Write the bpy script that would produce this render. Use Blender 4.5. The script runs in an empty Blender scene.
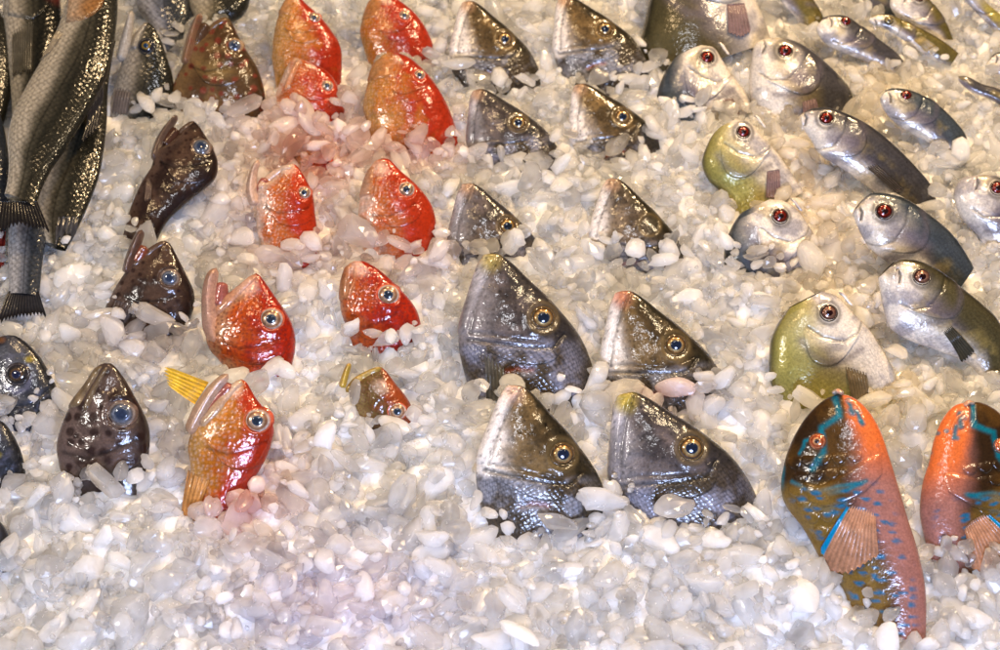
import bpy, math, random
import numpy as np
from mathutils import Vector
random.seed(7); rng = np.random.default_rng(11)
scene = bpy.context.scene
COL = scene.collection

# ------------------------------------------------------------------ camera
PITCH = math.radians(50.0); DIST = 1.9; FOC = 68.4
CAM = np.array([0.0, -DIST*math.cos(PITCH), DIST*math.sin(PITCH)])
cd = bpy.data.cameras.new('camera'); cam = bpy.data.objects.new('camera', cd); COL.objects.link(cam)
cam.location = CAM; cam.rotation_euler = (math.pi/2-PITCH, 0, 0)
cd.lens = FOC; cd.sensor_width = 36; cd.clip_start = 0.05; cd.clip_end = 50
cd.dof.use_dof = True; cd.dof.focus_distance = 1.82; cd.dof.aperture_fstop = 6.3
scene.camera = cam
# ------------------------------------------------------------------ world and lamps of the market stall
w = bpy.data.worlds.new('World'); scene.world = w; w.use_nodes = True
bg = w.node_tree.nodes['Background']; bg.inputs[0].default_value = (0.80, 0.80, 0.86, 1); bg.inputs[1].default_value = 0.07
def area(name, loc, target, size, energy, color):
    l = bpy.data.lights.new(name, 'AREA'); l.shape = 'DISK'; l.size = size; l.energy = energy; l.color = color
    o = bpy.data.objects.new(name, l); COL.objects.link(o); o.location = loc
    o.rotation_euler = (Vector(target)-Vector(loc)).to_track_quat('-Z', 'Y').to_euler()
    o['kind'] = 'structure'
WARM = (1.0, 0.70, 0.38)
for lx, ly, lz, en, colr in [(-1.00, -0.60, 1.10, 7.5, (1.0, .93, .86)), (-0.50, 0.05, 1.70, 3.6, WARM), (-0.05, 0.85, 1.50, 9.0, WARM),
        (0.75, 0.80, 1.35, 24.0, WARM), (0.65, 0.05, 1.65, 8.0, (1.0, .77, .48)), (-0.10, -0.60, 1.70, 3.4, (.95, .95, 1.0))]:
    area('ceiling_lamp', (lx, ly, lz), (lx*.5, ly*.3+.05, 0), 0.16, en, colr)
area('stall_front_light', (0.15, -1.35, 0.80), (0, -0.42, 0), 0.40, 24, (0.50, 0.63, 1.0))
vs = scene.view_settings
vs.view_transform = 'Standard'; vs.look = 'None'; vs.gamma = 1; vs.exposure = 0.33
scene.cycles.use_denoising = True
scene.cycles.max_bounces = 12; scene.cycles.transmission_bounces = 8; scene.cycles.diffuse_bounces = 5
scene.cycles.glossy_bounces = 4; scene.cycles.sample_clamp_indirect = 4

# ------------------------------------------------------------------ helpers
FP = 1000*FOC/36.0
def rays(px, py):
    px = np.asarray(px, float); py = np.asarray(py, float)
    x = (px-500)/FP; y = -(py-325)/FP
    cs, sn = math.cos(math.pi/2-PITCH), math.sin(math.pi/2-PITCH)
    return np.stack([x, y*cs+sn, y*sn-cs], -1)       # rotated about X
def on_plane(px, py, A, N):
    d = rays(px, py); t = ((A-CAM)@N)/(d@N)
    return CAM + d*t[..., None]
def to_px(P):
    R = P-CAM; cs, sn = math.cos(math.pi/2-PITCH), math.sin(math.pi/2-PITCH)
    yc = R[..., 1]*cs+R[..., 2]*sn; zc = -R[..., 1]*sn+R[..., 2]*cs
    return 500+FP*R[..., 0]/(-zc), 325-FP*yc/(-zc)
def sstep(a, b, x):
    t = np.clip((x-a)/(b-a), 0, 1); return t*t*(3-2*t)
def mix(a, b, t):
    t = np.asarray(t)[..., None]; return np.asarray(a)*(1-t)+np.asarray(b)*t
def h2(i, j, s):
    n = (i.astype(np.int64)*374761393+j.astype(np.int64)*668265263+s*974634777) & 0xffffffff
    n = ((n ^ (n >> 13))*1274126177) & 0xffffffff
    return ((n ^ (n >> 16)) & 0xffff)/65535.0
def vnoise(x, y, sc, s=0):
    x = x/sc; y = y/sc; i = np.floor(x).astype(int); j = np.floor(y).astype(int); fx = x-i; fy = y-j
    fx = fx*fx*(3-2*fx); fy = fy*fy*(3-2*fy)
    return (h2(i, j, s)*(1-fx)+h2(i+1, j, s)*fx)*(1-fy)+(h2(i, j+1, s)*(1-fx)+h2(i+1, j+1, s)*fx)*fy
def fbm(x, y, sc, s=0):
    return (vnoise(x, y, sc, s)+.5*vnoise(x, y, sc*.5, s+1)+.25*vnoise(x, y, sc*.25, s+2)+.13*vnoise(x, y, sc*.13, s+3))/1.88
def worley(x, y, sc, s=0, jit=.8):
    x = x/sc; y = y/sc; i = np.floor(x).astype(int); j = np.floor(y).astype(int); best = np.full(x.shape, 9.); idv = np.zeros(x.shape)
    for a in (-1, 0, 1):
        for b in (-1, 0, 1):
            cx = i+a+.5+(h2(i+a, j+b, s)-.5)*jit; cy = j+b+.5+(h2(i+a, j+b, s+5)-.5)*jit
            d = np.hypot(x-cx, y-cy); m = d < best; best = np.where(m, d, best); idv = np.where(m, h2(i+a, j+b, s+9), idv)
    return best*sc, idv
def dline(x, y, pts):
    best = np.full(x.shape, 1e9)
    for (x0, y0), (x1, y1) in zip(pts[:-1], pts[1:]):
        dx, dy = x1-x0, y1-y0; t = np.clip(((x-x0)*dx+(y-y0)*dy)/(dx*dx+dy*dy+1e-9), 0, 1)
        best = np.minimum(best, np.hypot(x-x0-t*dx, y-y0-t*dy))
    return best
def inpoly(x, y, pts):
    r = np.zeros(x.shape, bool); n = len(pts)
    for k in range(n):
        x0, y0 = pts[k]; x1, y1 = pts[(k+1) % n]
        c = ((y0 > y) != (y1 > y)) & (x < (x1-x0)*(y-y0)/((y1-y0) or 1e-9)+x0); r ^= c
    return r
def blob(x, y, cx, cy, rx, ry, soft=.5):
    return 1-sstep(1-soft, 1+soft*.3, np.hypot((x-cx)/rx, (y-cy)/ry))
def catmull(pts, n=10):
    p = np.array(pts, float); p = np.vstack([2*p[0]-p[1], p, 2*p[-1]-p[-2]]); out = []
    for k in range(1, len(p)-2):
        t = np.linspace(0, 1, n, endpoint=False)[:, None]; a, b, c, d = p[k-1], p[k], p[k+1], p[k+2]
        out.append(.5*((2*b)+(-a+c)*t+(2*a-5*b+4*c-d)*t*t+(-a+3*b-3*c+d)*t**3))
    out.append(p[-2][None]); return np.vstack(out)
def resample(pts, n):
    p = catmull(pts, 8) if len(pts) > 2 else np.array(pts, float)
    L = np.r_[0, np.cumsum(np.hypot(*np.diff(p, axis=0).T))]; t = np.linspace(0, L[-1], n)
    return np.stack([np.interp(t, L, p[:, 0]), np.interp(t, L, p[:, 1])], 1)
def mesh_obj(name, V, F, mat, attrs=None, parent=None, origin=None, smooth=True):
    me = bpy.data.meshes.new(name); V = np.asarray(V, float)
    if origin is not None: V = V-origin
    F = np.asarray(F, np.int32); k = F.shape[1]
    me.vertices.add(len(V)); me.vertices.foreach_set('co', V.astype(np.float32).ravel())
    me.loops.add(F.size); me.loops.foreach_set('vertex_index', F.ravel())
    me.polygons.add(len(F)); me.polygons.foreach_set('loop_start', np.arange(0, F.size, k, dtype=np.int32))
    me.polygons.foreach_set('use_smooth', np.full(len(F), smooth))
    me.update(calc_edges=True); me.validate()
    for an, av in (attrs or {}).items():
        a = me.attributes.new(an, 'FLOAT_VECTOR', 'POINT'); a.data.foreach_set('vector', np.asarray(av, np.float32).ravel())
    me.materials.append(mat)
    o = bpy.data.objects.new(name, me); COL.objects.link(o)
    if parent is not None: o.parent = parent
    elif origin is not None: o.location = origin
    return o
def grid_faces(nu, nv, wrap=False):
    i, j = np.meshgrid(np.arange(nu-1), np.arange(nv if wrap else nv-1), indexing='ij'); i = i.ravel(); j = j.ravel(); j2 = (j+1) % nv
    return np.stack([i*nv+j, (i+1)*nv+j, (i+1)*nv+j2, i*nv+j2], 1)

# ------------------------------------------------------------------ materials
def new_mat(name):
    m = bpy.data.materials.new(name); m.use_nodes = True; nt = m.node_tree; return m, nt, nt.nodes['Principled BSDF']
def node(nt, t, **kw):
    n = nt.nodes.new(t)
    for k, v in kw.items(): setattr(n, k, v)
    return n
def fish_material(name, coat=1.0, rough_add=0.0, bump=1.0):
    m, nt, P = new_mat(name); L = nt.links.new
    ac = node(nt, 'ShaderNodeAttribute', attribute_name='tint'); am = node(nt, 'ShaderNodeAttribute', attribute_name='finish'); at = node(nt, 'ShaderNodeAttribute', attribute_name='flank')
    sp = node(nt, 'ShaderNodeSeparateXYZ'); L(am.outputs['Vector'], sp.inputs[0])
    # fine pigment grain
    n1 = node(nt, 'ShaderNodeTexNoise'); n1.inputs['Scale'].default_value = .45; n1.inputs['Detail'].default_value = 5; n1.inputs['Roughness'].default_value = .65
    L(at.outputs['Vector'], n1.inputs['Vector'])
    mr = node(nt, 'ShaderNodeMapRange'); mr.inputs[1].default_value = .3; mr.inputs[2].default_value = .7; mr.inputs[3].default_value = .68; mr.inputs[4].default_value = 1.22
    L(n1.outputs['Fac'], mr.inputs[0])
    vm = node(nt, 'ShaderNodeVectorMath', operation='SCALE'); L(ac.outputs['Vector'], vm.inputs[0]); L(mr.outputs[0], vm.inputs['Scale'])
    # scale rows
    mp = node(nt, 'ShaderNodeMapping'); mp.inputs['Scale'].default_value = (.20, .27, 1); mp.inputs['Rotation'].default_value = (0, 0, .6); L(at.outputs['Vector'], mp.inputs['Vector'])
    vo = node(nt, 'ShaderNodeTexVoronoi'); vo.inputs['Scale'].default_value = 1; vo.inputs['Randomness'].default_value = .35; L(mp.outputs[0], vo.inputs['Vector'])
    dk = node(nt, 'ShaderNodeMapRange'); dk.inputs[1].default_value = .35; dk.inputs[2].default_value = .75; dk.inputs[3].default_value = 1.2; dk.inputs[4].default_value = .5; L(vo.outputs['Distance'], dk.inputs[0])
    dm = node(nt, 'ShaderNodeMix'); dm.data_type = 'FLOAT'; L(sp.outputs[0], dm.inputs['Factor']); dm.inputs['A'].default_value = 1; L(dk.outputs[0], dm.inputs['B'])
    vm2 = node(nt, 'ShaderNodeVectorMath', operation='SCALE'); L(vm.outputs[0], vm2.inputs[0]); L(dm.outputs['Result'], vm2.inputs['Scale'])
    L(vm2.outputs[0], P.inputs['Base Color'])
    L(sp.outputs[1], P.inputs['Metallic'])
    ra = node(nt, 'ShaderNodeMath', operation='ADD'); L(sp.outputs[2], ra.inputs[0]); ra.inputs[1].default_value = rough_add; L(ra.outputs[0], P.inputs['Roughness'])
    P.inputs['Coat Weight'].default_value = coat; P.inputs['Specular IOR Level'].default_value = .06; P.inputs['Coat Roughness'].default_value = .13; P.inputs['Coat IOR'].default_value = 1.42
    n2 = node(nt, 'ShaderNodeTexNoise'); n2.inputs['Scale'].default_value = .22; n2.inputs['Detail'].default_value = 2.5; n2.inputs['Roughness'].default_value = .6; L(at.outputs['Vector'], n2.inputs['Vector'])
    ms = node(nt, 'ShaderNodeMath', operation='MULTIPLY'); L(vo.outputs['Distance'], ms.inputs[0]); L(sp.outputs[0], ms.inputs[1])
    mi = node(nt, 'ShaderNodeMath', operation='MULTIPLY'); L(ms.outputs[0], mi.inputs[0]); mi.inputs[1].default_value = -.7
    ad = node(nt, 'ShaderNodeMath', operation='ADD'); nm = node(nt, 'ShaderNodeMath', operation='MULTIPLY'); L(n2.outputs['Fac'], nm.inputs[0]); nm.inputs[1].default_value = .70; L(nm.outputs[0], ad.inputs[0]); L(mi.outputs[0], ad.inputs[1])
    b = node(nt, 'ShaderNodeBump'); b.inputs['Strength'].default_value = 1.0*bump; b.inputs['Distance'].default_value = .0006; L(ad.outputs[0], b.inputs['Height'])
    L(b.outputs[0], P.inputs['Normal']); L(b.outputs[0], P.inputs['Coat Normal'])
    P.inputs['Subsurface Weight'].default_value = .03; P.inputs['Subsurface Radius'].default_value = (.004, .0025, .0015); P.inputs['Subsurface Scale'].default_value = 1
    return m
SKIN = fish_material('fish_skin')
EYE = fish_material('fish_eye', coat=1.0, bump=.15)
EYE.node_tree.nodes['Principled BSDF'].inputs['Coat Roughness'].default_value = .03
FIN = fish_material('fin_membrane', coat=.5, bump=.6)

def ice_material(name, deep=False):
    m, nt, P = new_mat(name); L = nt.links.new
    at = node(nt, 'ShaderNodeAttribute', attribute_name='tint'); ac = node(nt, 'ShaderNodeAttribute', attribute_name='clarity')
    sp = node(nt, 'ShaderNodeSeparateXYZ'); L(ac.outputs['Vector'], sp.inputs[0])
    g = node(nt, 'ShaderNodeNewGeometry')
    n0 = node(nt, 'ShaderNodeTexNoise'); n0.inputs['Scale'].default_value = 60; n0.inputs['Detail'].default_value = 5; L(g.outputs['Position'], n0.inputs['Vector'])
    # cloudy cores: part of every chunk is milky, part clear
    mr = node(nt, 'ShaderNodeMapRange'); mr.inputs[1].default_value = .35; mr.inputs[2].default_value = .68; mr.inputs[3].default_value = -.10; mr.inputs[4].default_value = .12; L(n0.outputs['Fac'], mr.inputs[0])
    ad = node(nt, 'ShaderNodeMath', operation='ADD', use_clamp=True); L(sp.outputs[0], ad.inputs[0]); L(mr.outputs[0], ad.inputs[1])
    L(at.outputs['Vector'], P.inputs['Base Color']); L(ad.outputs[0], P.inputs['Transmission Weight'])
    P.inputs['IOR'].default_value = 1.31
    n1 = node(nt, 'ShaderNodeTexNoise'); n1.inputs['Scale'].default_value = 160; n1.inputs['Detail'].default_value = 4; L(g.outputs['Position'], n1.inputs['Vector'])
    r = node(nt, 'ShaderNodeMapRange'); r.inputs[1].default_value = .35; r.inputs[2].default_value = .7; r.inputs[3].default_value = .10; r.inputs[4].default_value = .30; L(n1.outputs['Fac'], r.inputs[0]); L(r.outputs[0], P.inputs['Roughness'])
    P.inputs['Subsurface Weight'].default_value = 1.0; P.inputs['Subsurface Radius'].default_value = (.026, .028, .030); P.inputs['Subsurface Scale'].default_value = 1.0
    P.inputs['Coat Weight'].default_value = .35; P.inputs['Coat Roughness'].default_value = .08; P.inputs['Coat IOR'].default_value = 1.33
    tr = node(nt, 'ShaderNodeBsdfTranslucent'); L(at.outputs['Vector'], tr.inputs['Color'])
    mx = node(nt, 'ShaderNodeMixShader'); mx.inputs[0].default_value = .34; out = nt.nodes['Material Output']
    L(P.outputs[0], mx.inputs[1]); L(tr.outputs[0], mx.inputs[2]); L(mx.outputs[0], out.inputs[0])
    b = node(nt, 'ShaderNodeBump'); b.inputs['Strength'].default_value = .3; b.inputs['Distance'].default_value = .0006; L(n1.outputs['Fac'], b.inputs['Height']); L(b.outputs[0], P.inputs['Normal'])
    return m
ICE = ice_material('crushed_ice')
SLUSH = ice_material('packed_ice'); SLUSH.node_tree.nodes['Mix Shader'].inputs[0].default_value = .08

# ------------------------------------------------------------------ ice level
MOUNDS = []
for mx_, my_, mr_, mh_ in [(795, 585, .050, .016), (270, 560, .10, .008), (650, 560, .12, .008), (150, 420, .05, .004), (352, 412, .018, .012)]:
    q_ = CAM+rays(mx_, my_)*(-CAM[2]/rays(mx_, my_)[2]); MOUNDS.append((q_[0], q_[1], mr_, mh_))
def level(x, y):
    return sum(h_*np.exp(-((x-a_)**2+(y-b_)**2)/r_**2) for a_, b_, r_, h_ in MOUNDS)+.010*(vnoise(x+9, y+9, .16, 3)-.5)+.008*(vnoise(x+9, y+9, .07, 4)-.5)

#FISH_SECTION
# ------------------------------------------------------------------ fish builder
class Fish:
    def __init__(s, sp, eye, scale, rot=0, flip=False, dor=None, ven=None, axis=None, cut=(0, 0), e=40, yaw=0, k=.42, tone=None, seed=0, U=None,
                 r=None, label='', name=None, cat='fish', group=None, nu=120, nv=92, lift=0, sym=1, **kw):
        T = SPECIES[sp]; s.T = T; s.kw = kw; s.seed = seed; s.tone = tone; s.k = k
        s.eye = np.array(eye, float); s.sc = scale; a = math.radians(rot); s.ca, s.sa = math.cos(a), math.sin(a); s.flip = -1 if flip else 1
        dorp = np.array(dor, float) if dor is not None else s.M(np.array(T['dor'], float))
        venp = np.array(ven, float) if ven is not None else s.M(np.array(T['ven'], float))
        if axis is None:
            ax = T.get('axis', (0, 1)); v = s.M(np.array([[0, 0], ax], float)); v = v[1]-v[0]
        else: v = np.array(axis, float)
        s.a = v/np.hypot(*v); side = s.flip*T.get('side', 1); s.b = side*np.array([s.a[1], -s.a[0]]); s.o = dorp[0]
        s.r = (r if r is not None else T['r']*scale)*(.80 if sp == 'pomp' else .94 if sp == 'coral' else 1)
        def prof(p):
            c = catmull(p); q = c-s.o; u = q@s.a; vv = q@s.b; u = np.maximum.accumulate(u+np.arange(len(u))*1e-5); return u, vv
        s.du, s.dv = prof(dorp); s.vu, s.vv = prof(venp); s.U = min(s.du[-1], s.vu[-1])
        e = math.radians(e); N = np.array([math.sin(math.radians(yaw)), -math.sin(e), math.cos(e)]); s.N = N/np.linalg.norm(N)
        G0 = CAM+rays(*cut)*(-CAM[2]/rays(*cut)[2]); zg = level(G0[0], G0[1])+lift
        G = CAM+rays(*cut)*((zg-CAM[2])/rays(*cut)[2]); s.m = np.linalg.norm(G-CAM)/FP*math.cos(0)
        s.ss = np.linspace(0, s.U, 300); s.H = max((np.interp(s.ss, s.du, s.dv)-np.interp(s.ss, s.vu, s.vv)).max()/2, 1)
        s.A = G
        T0 = s.surfT(np.array([cut[0]]), np.array([cut[1]]))[0] if kw.get('flat') is None else 0
        s.A = G-T0*s.m*s.N
        s.root = bpy.data.objects.new(name or T['name'], None); COL.objects.link(s.root); s.root.location = G; s.G = G
        s.root.empty_display_size = .02
        s.root['label'] = label; s.root['category'] = cat
        if group or T.get('group'): s.root['group'] = group or T.get('group')
        s.body(nu, nv)
        if s.kw.get('has_eye', True): s.make_eye()
        for fn in T['parts']: fn(s)
        for fn in kw.get('extra', []): fn(s)
    def M(s, p):
        q = (np.asarray(p, float)-s.T['eye'])*s.sc; x = q[..., 0]*s.flip; y = q[..., 1]
        return np.stack([s.eye[0]+x*s.ca-y*s.sa, s.eye[1]+x*s.sa+y*s.ca], -1)
    def Mi(s, px, py):
        dx, dy = px-s.eye[0], py-s.eye[1]; x = (dx*s.ca+dy*s.sa)*s.flip; y = -dx*s.sa+dy*s.ca
        return x/s.sc+s.T['eye'][0], y/s.sc+s.T['eye'][1]
    def ch(s, u):
        t = np.interp(u, s.du, s.dv); b = np.interp(u, s.vu, s.vv); return (t+b)/2, np.maximum((t-b)/2, .05)
    def wid(s, h): return s.k*(h**.8)*(s.H**.2)
    def uv(s, px, py):
        dx, dy = px-s.o[0], py-s.o[1]; return dx*s.a[0]+dy*s.a[1], dx*s.b[0]+dy*s.b[1]
    def surfT(s, px, py):
        u, v = s.uv(px, py); c, h = s.ch(u); n = np.clip((v-c)/h, -.999, .999); return s.wid(h)*(1-n*n)**.42
    def P3(s, px, py, T): return on_plane(px, py, s.A, s.N)+np.asarray(T)[..., None]*s.m*s.N
    def ut(s, u, th, d=0):
        c, h = s.ch(u); co = np.cos(th); si = np.sin(th); w = s.wid(h)
        v = c+(h+d)*co; T = (w+d)*np.sign(si)*np.abs(si)**.84
        return s.o[0]+u*s.a[0]+v*s.b[0], s.o[1]+u*s.a[1]+v*s.b[1], T
    def shade(s, px, py, n, u):
        x, y = s.Mi(px, py); c, d, f = s.T['paint'](s, x, y, n, u/s.U, px, py); dp = s.T.get('deep', .55); return c*(dp+(1-dp)*sstep(.26, .55, c.mean(-1)))[..., None], d, f
    def body(s, nu, nv):
        t = np.linspace(0, 1, nu); u = s.U*(.35*t+.65*t**1.9); u[0] = .02
        th = np.r_[np.linspace(0, math.pi, nv, endpoint=False), np.linspace(math.pi, 2*math.pi, 12, endpoint=False)]
        uu, tt = np.meshgrid(u, th, indexing='ij'); px, py, T = s.ut(uu, tt)
        c, h = s.ch(uu); n = np.cos(tt)
        col, disp, fin = s.shade(px, py, n, uu)
        T = T+disp*s.sc*np.clip(np.sin(tt), 0, 1)**.5*np.clip(uu/6, 0, 1)
        V = s.P3(px, py, T).reshape(-1, 3); nvv = len(th)
        F = grid_faces(nu, nvv, True)
        s.bodyV = V
        s.body_o = mesh_obj('body', V, F, SKIN, {'tint': np.clip(col, 0, 1).reshape(-1, 3), 'finish': fin.reshape(-1, 3), 'flank': np.stack([px, py, T], -1).reshape(-1, 3)}, s.root, s.G)
    def solid(s, name, px, py, T, col, fin, mat=None, wrap=False, parent=None):
        nu, nv = px.shape; V = s.P3(px, py, T).reshape(-1, 3)
        return mesh_obj(name, V, grid_faces(nu, nv, wrap), mat or SKIN, {'tint': np.clip(col, 0, 1).reshape(-1, 3), 'finish': fin.reshape(-1, 3), 'flank': np.stack([px, py, T], -1).reshape(-1, 3)}, parent or s.root, s.G if parent is None else s.G)
    def patch(s, name, F, R, lift=1.5, wrapR=False, n=(26, 20), recol=None, edge=.6, back=None, img=False):
        """a raised shell lying on the flank between two curves given on the template"""
        F = resample(F if img else s.M(np.array(F, float)), n[0]); R = resample(R if img else s.M(np.array(R, float)), n[0])
        def uth(q):
            u, v = s.uv(q[:, 0], q[:, 1]); c, h = s.ch(u); return u, np.arccos(np.clip((v-c)/h, -1, 1))
        uf, tf = uth(F); ur, tr = uth(R)
        if wrapR: tr = np.full_like(tr, math.pi+.55)
        t = np.linspace(0, 1, n[1])[None]; q = np.linspace(0, 1, n[0])[:, None]
        u = uf[:, None]*(1-t)+ur[:, None]*t; th = tf[:, None]*(1-t)+tr[:, None]*t; u = np.clip(u, .02, s.U)
        L = lift*s.sc
        d = L*(sstep(0, .16, t) if back is None else sstep(0, back, t))*(1-sstep(.86, 1, t)**2*(1 if not wrapR else 0))*sstep(0, .12, q)*sstep(0, .12, 1-q)
        d = d-1.2*s.sc*((t >= 1) if not wrapR else (t > 9))-.8*s.sc*((q <= 0)|(q >= 1))-.5*s.sc*(t <= 0)
        px, py, T = s.ut(u, th, d); c, h = s.ch(u)
        col, disp, fin = s.shade(px, py, np.cos(th), u)
        T = T+disp*s.sc*.7
        if recol is not None: col = recol(col, t+0*q, q+0*t, px, py)
        col = col*(1-edge*sstep(.88, .98, t)[..., None]*(0 if wrapR else 1))
        return s.solid(name, px, py, T, col, fin)
    def tube(s, name, pts, hw, col, T0=None, tk=.6, lift=0, n=(26, 16), fin=(0, .1, .3), img=False, grooves=0, tw=None, blend=.35):
        """a rounded bar (jaw, lip) along a curve given on the template"""
        c = resample(pts if img else s.M(np.array(pts, float)), n[0]); t = np.linspace(0, 1, n[0])
        hw = np.interp(t, np.linspace(0, 1, len(hw)), hw)*s.sc; e = np.sqrt(np.clip(1-(1-np.clip(t/.12, 0, 1))**2, 0, 1))*np.sqrt(np.clip(1-(1-np.clip((1-t)/.1, 0, 1))**2, 0, 1)); hw = hw*np.maximum(e, .03)
        tg = np.gradient(c, axis=0); tg /= np.hypot(tg[:, 0], tg[:, 1])[:, None]+1e-9; nn = np.stack([tg[:, 1], -tg[:, 0]], 1)
        a = np.linspace(0, 2*math.pi, n[1], endpoint=False)[None]
        gr = 1+(.10*np.cos(a*grooves*2) if grooves else 0)
        px = c[:, 0:1]+nn[:, 0:1]*hw[:, None]*np.cos(a)*gr; py = c[:, 1:2]+nn[:, 1:2]*hw[:, None]*np.cos(a)*gr
        base = (s.surfT(c[:, 0], c[:, 1]) if T0 is None else np.full(n[0], T0*s.sc))[:, None]
        thick = (tk*hw[:, None] if tw is None else tw*s.sc*e[:, None])
        T = base+lift*s.sc+thick*np.sin(a)*gr
        x, y = px, py
        cc = np.array(col)[None, None]*(0.75+.5*fbm(x, y, 7*s.sc+1, s.seed+3))[..., None]
        u_, v_ = s.uv(px, py); c_, h_ = s.ch(np.clip(u_, 0, s.U)); pc, _, _ = s.shade(px, py, np.clip((v_-c_)/h_, -1, 1), np.clip(u_, 0, s.U))
        cc = cc*.72*(1-blend)+pc*blend*1.15
        return s.solid(name, px, py, T, cc, np.broadcast_to(np.array(fin, float), px.shape+(3,)).copy(), wrap=True)
    def fin(s, name, base, tip, col, col2=None, lift=3, rays=9, img=True, tipcol=None, edgecol=None, ragged=.1, T0=None, n=(22, 37)):
        """a rayed fin: base edge (two points or more) to tip edge"""
        B = resample(base if img else s.M(np.array(base, float)), n[1]); Tt = resample(tip if img else s.M(np.array(tip, float)), n[1])
        t = np.linspace(0, 1, n[0])[:, None]; q = np.linspace(0, 1, n[1])[None]
        rg = 1-ragged*(.5+.5*np.cos(q*rays*2*math.pi))*1.0-ragged*.8*np.interp(q, np.linspace(0, 1, 12), rng.random(12))
        tt = t*rg
        px = B[:, 0]*(1-tt)+Tt[:, 0]*tt; py = B[:, 1]*(1-tt)+Tt[:, 1]*tt
        ridge = .3*s.sc*np.cos(q*rays*2*math.pi)*(1-.4*t)
        base_T = (s.surfT(px, py) if T0 is None else np.full(px.shape, T0))
        T = base_T+lift*s.sc*sstep(0, .4, t)+ridge
        col = np.array(col, float); col2 = col if col2 is None else np.array(col2, float)
        cc = mix(col, col2, t+0*q)*(0.55+.14*np.cos(q*rays*2*math.pi)+.35*vnoise(px, py, 4*s.sc+1, s.seed))[..., None]
        if tipcol is not None: cc = mix(cc, np.array(tipcol), sstep(.7, 1, t)+0*q)
        if edgecol is not None: cc = mix(cc, np.array(edgecol), (q < .09)*1.0+0*t)
        f = np.zeros(px.shape+(3,)); f[..., 1] = .05; f[..., 2] = .35
        V = s.P3(px, py, T).reshape(-1, 3); V2 = s.P3(px, py, T-1.0*s.sc).reshape(-1, 3); nu, nv = px.shape
        F1 = grid_faces(nu, nv); F2 = F1[:, ::-1]+nu*nv
        rim = np.r_[np.arange(nv), np.arange(1, nu)*nv+nv-1, (nu-1)*nv+np.arange(nv-2, -1, -1), np.arange(nu-2, 0, -1)*nv]
        r2 = np.roll(rim, -1); F3 = np.stack([r2, rim, rim+nu*nv, r2+nu*nv], 1)
        at = {'tint': np.tile(np.clip(cc, 0, 1).reshape(-1, 3), (2, 1)), 'finish': np.tile(f.reshape(-1, 3), (2, 1)), 'flank': np.tile(np.stack([px, py, T], -1).reshape(-1, 3), (2, 1))}
        return mesh_obj(name, np.vstack([V, V2]), np.vstack([F1, F2, F3]), FIN, at, s.root, s.G)
    def make_eye(s):
        r = s.r; E = s.T['eyecol']; E = {**E, **s.kw.get('eyecol', {})}; pr = E.get('pr', .52)
        squash = E.get('squash', .92)
        rho = np.r_[np.linspace(0, 1, 14), np.linspace(1.04, 1.32, 8)][::-1]; a = np.linspace(0, 2*math.pi, 36, endpoint=False)
        rr, aa = np.meshgrid(rho, a, indexing='ij')
        px = s.eye[0]+rr*r*np.cos(aa); py = s.eye[1]+rr*r*squash*np.sin(aa)
        hgt = np.where(rr > 1, .10*r*np.exp(-((rr-1.12)/.09)**2)-.5*sstep(1.2, 1.32, rr), .0)
        hgt = np.where(rr <= 1, -.02*r+.46*r*np.sqrt(np.clip(1-(rr*.97)**2, 0, 1)), hgt)
        T = s.surfT(px, py)*.25+s.surfT(np.array([s.eye[0]]), np.array([s.eye[1]]))[0]*.75+hgt
        T = np.where(rr > 1.05, T*.0+s.surfT(px, py)+hgt, T)
        nz = vnoise(aa*6+rr*3, rr*4, 1.0, s.seed)
        col = mix(E['iris'], E['inner'], sstep(pr+.28, pr+.05, rr)); col = mix(col, E['rim'], sstep(.80, .95, rr)); col = mix(col, E['ring'], sstep(1.0, 1.08, rr))
        col = mix(col, E['dark'], sstep(1.18, 1.30, rr)*.6)
        nz2 = fbm(aa*9, rr*7, 2.0, s.seed+2); col = col*(.35+.55*nz+.6*nz2)[..., None]*.7
        f = np.zeros(px.shape+(3,)); f[..., 1] = np.where((rr < .9) & (rr > .5), .45, .05); f[..., 2] = .22
        eye = s.solid('eye', px, py, T, col, f, EYE, wrap=True)
        # pupil: a low lens standing in the iris
        rho = np.linspace(1, 0.0, 9); rr, aa = np.meshgrid(rho, np.linspace(0, 2*math.pi, 28, endpoint=False), indexing='ij')
        px = s.eye[0]+rr*r*pr*np.cos(aa)*(1+.06*np.cos(aa*1+1)); py = s.eye[1]+rr*r*pr*squash*np.sin(aa)
        T0 = s.surfT(np.array([s.eye[0]]), np.array([s.eye[1]]))[0]
        T = T0+r*(.39+.13*np.sqrt(np.clip(1-rr**2, 0, 1)))-.12*r*(rr >= 1)
        col = mix(E['pupil'], E['pedge'], sstep(.55, 1, rr)); f = np.zeros(px.shape+(3,)); f[..., 2] = .12
        s.solid('pupil', px, py, T, col, f, EYE, wrap=True, parent=eye)

def fin3(shape, scale_, metal, rough):
    f = np.zeros(shape+(3,)); f[..., 0] = scale_; f[..., 1] = metal; f[..., 2] = rough; return f

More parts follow.
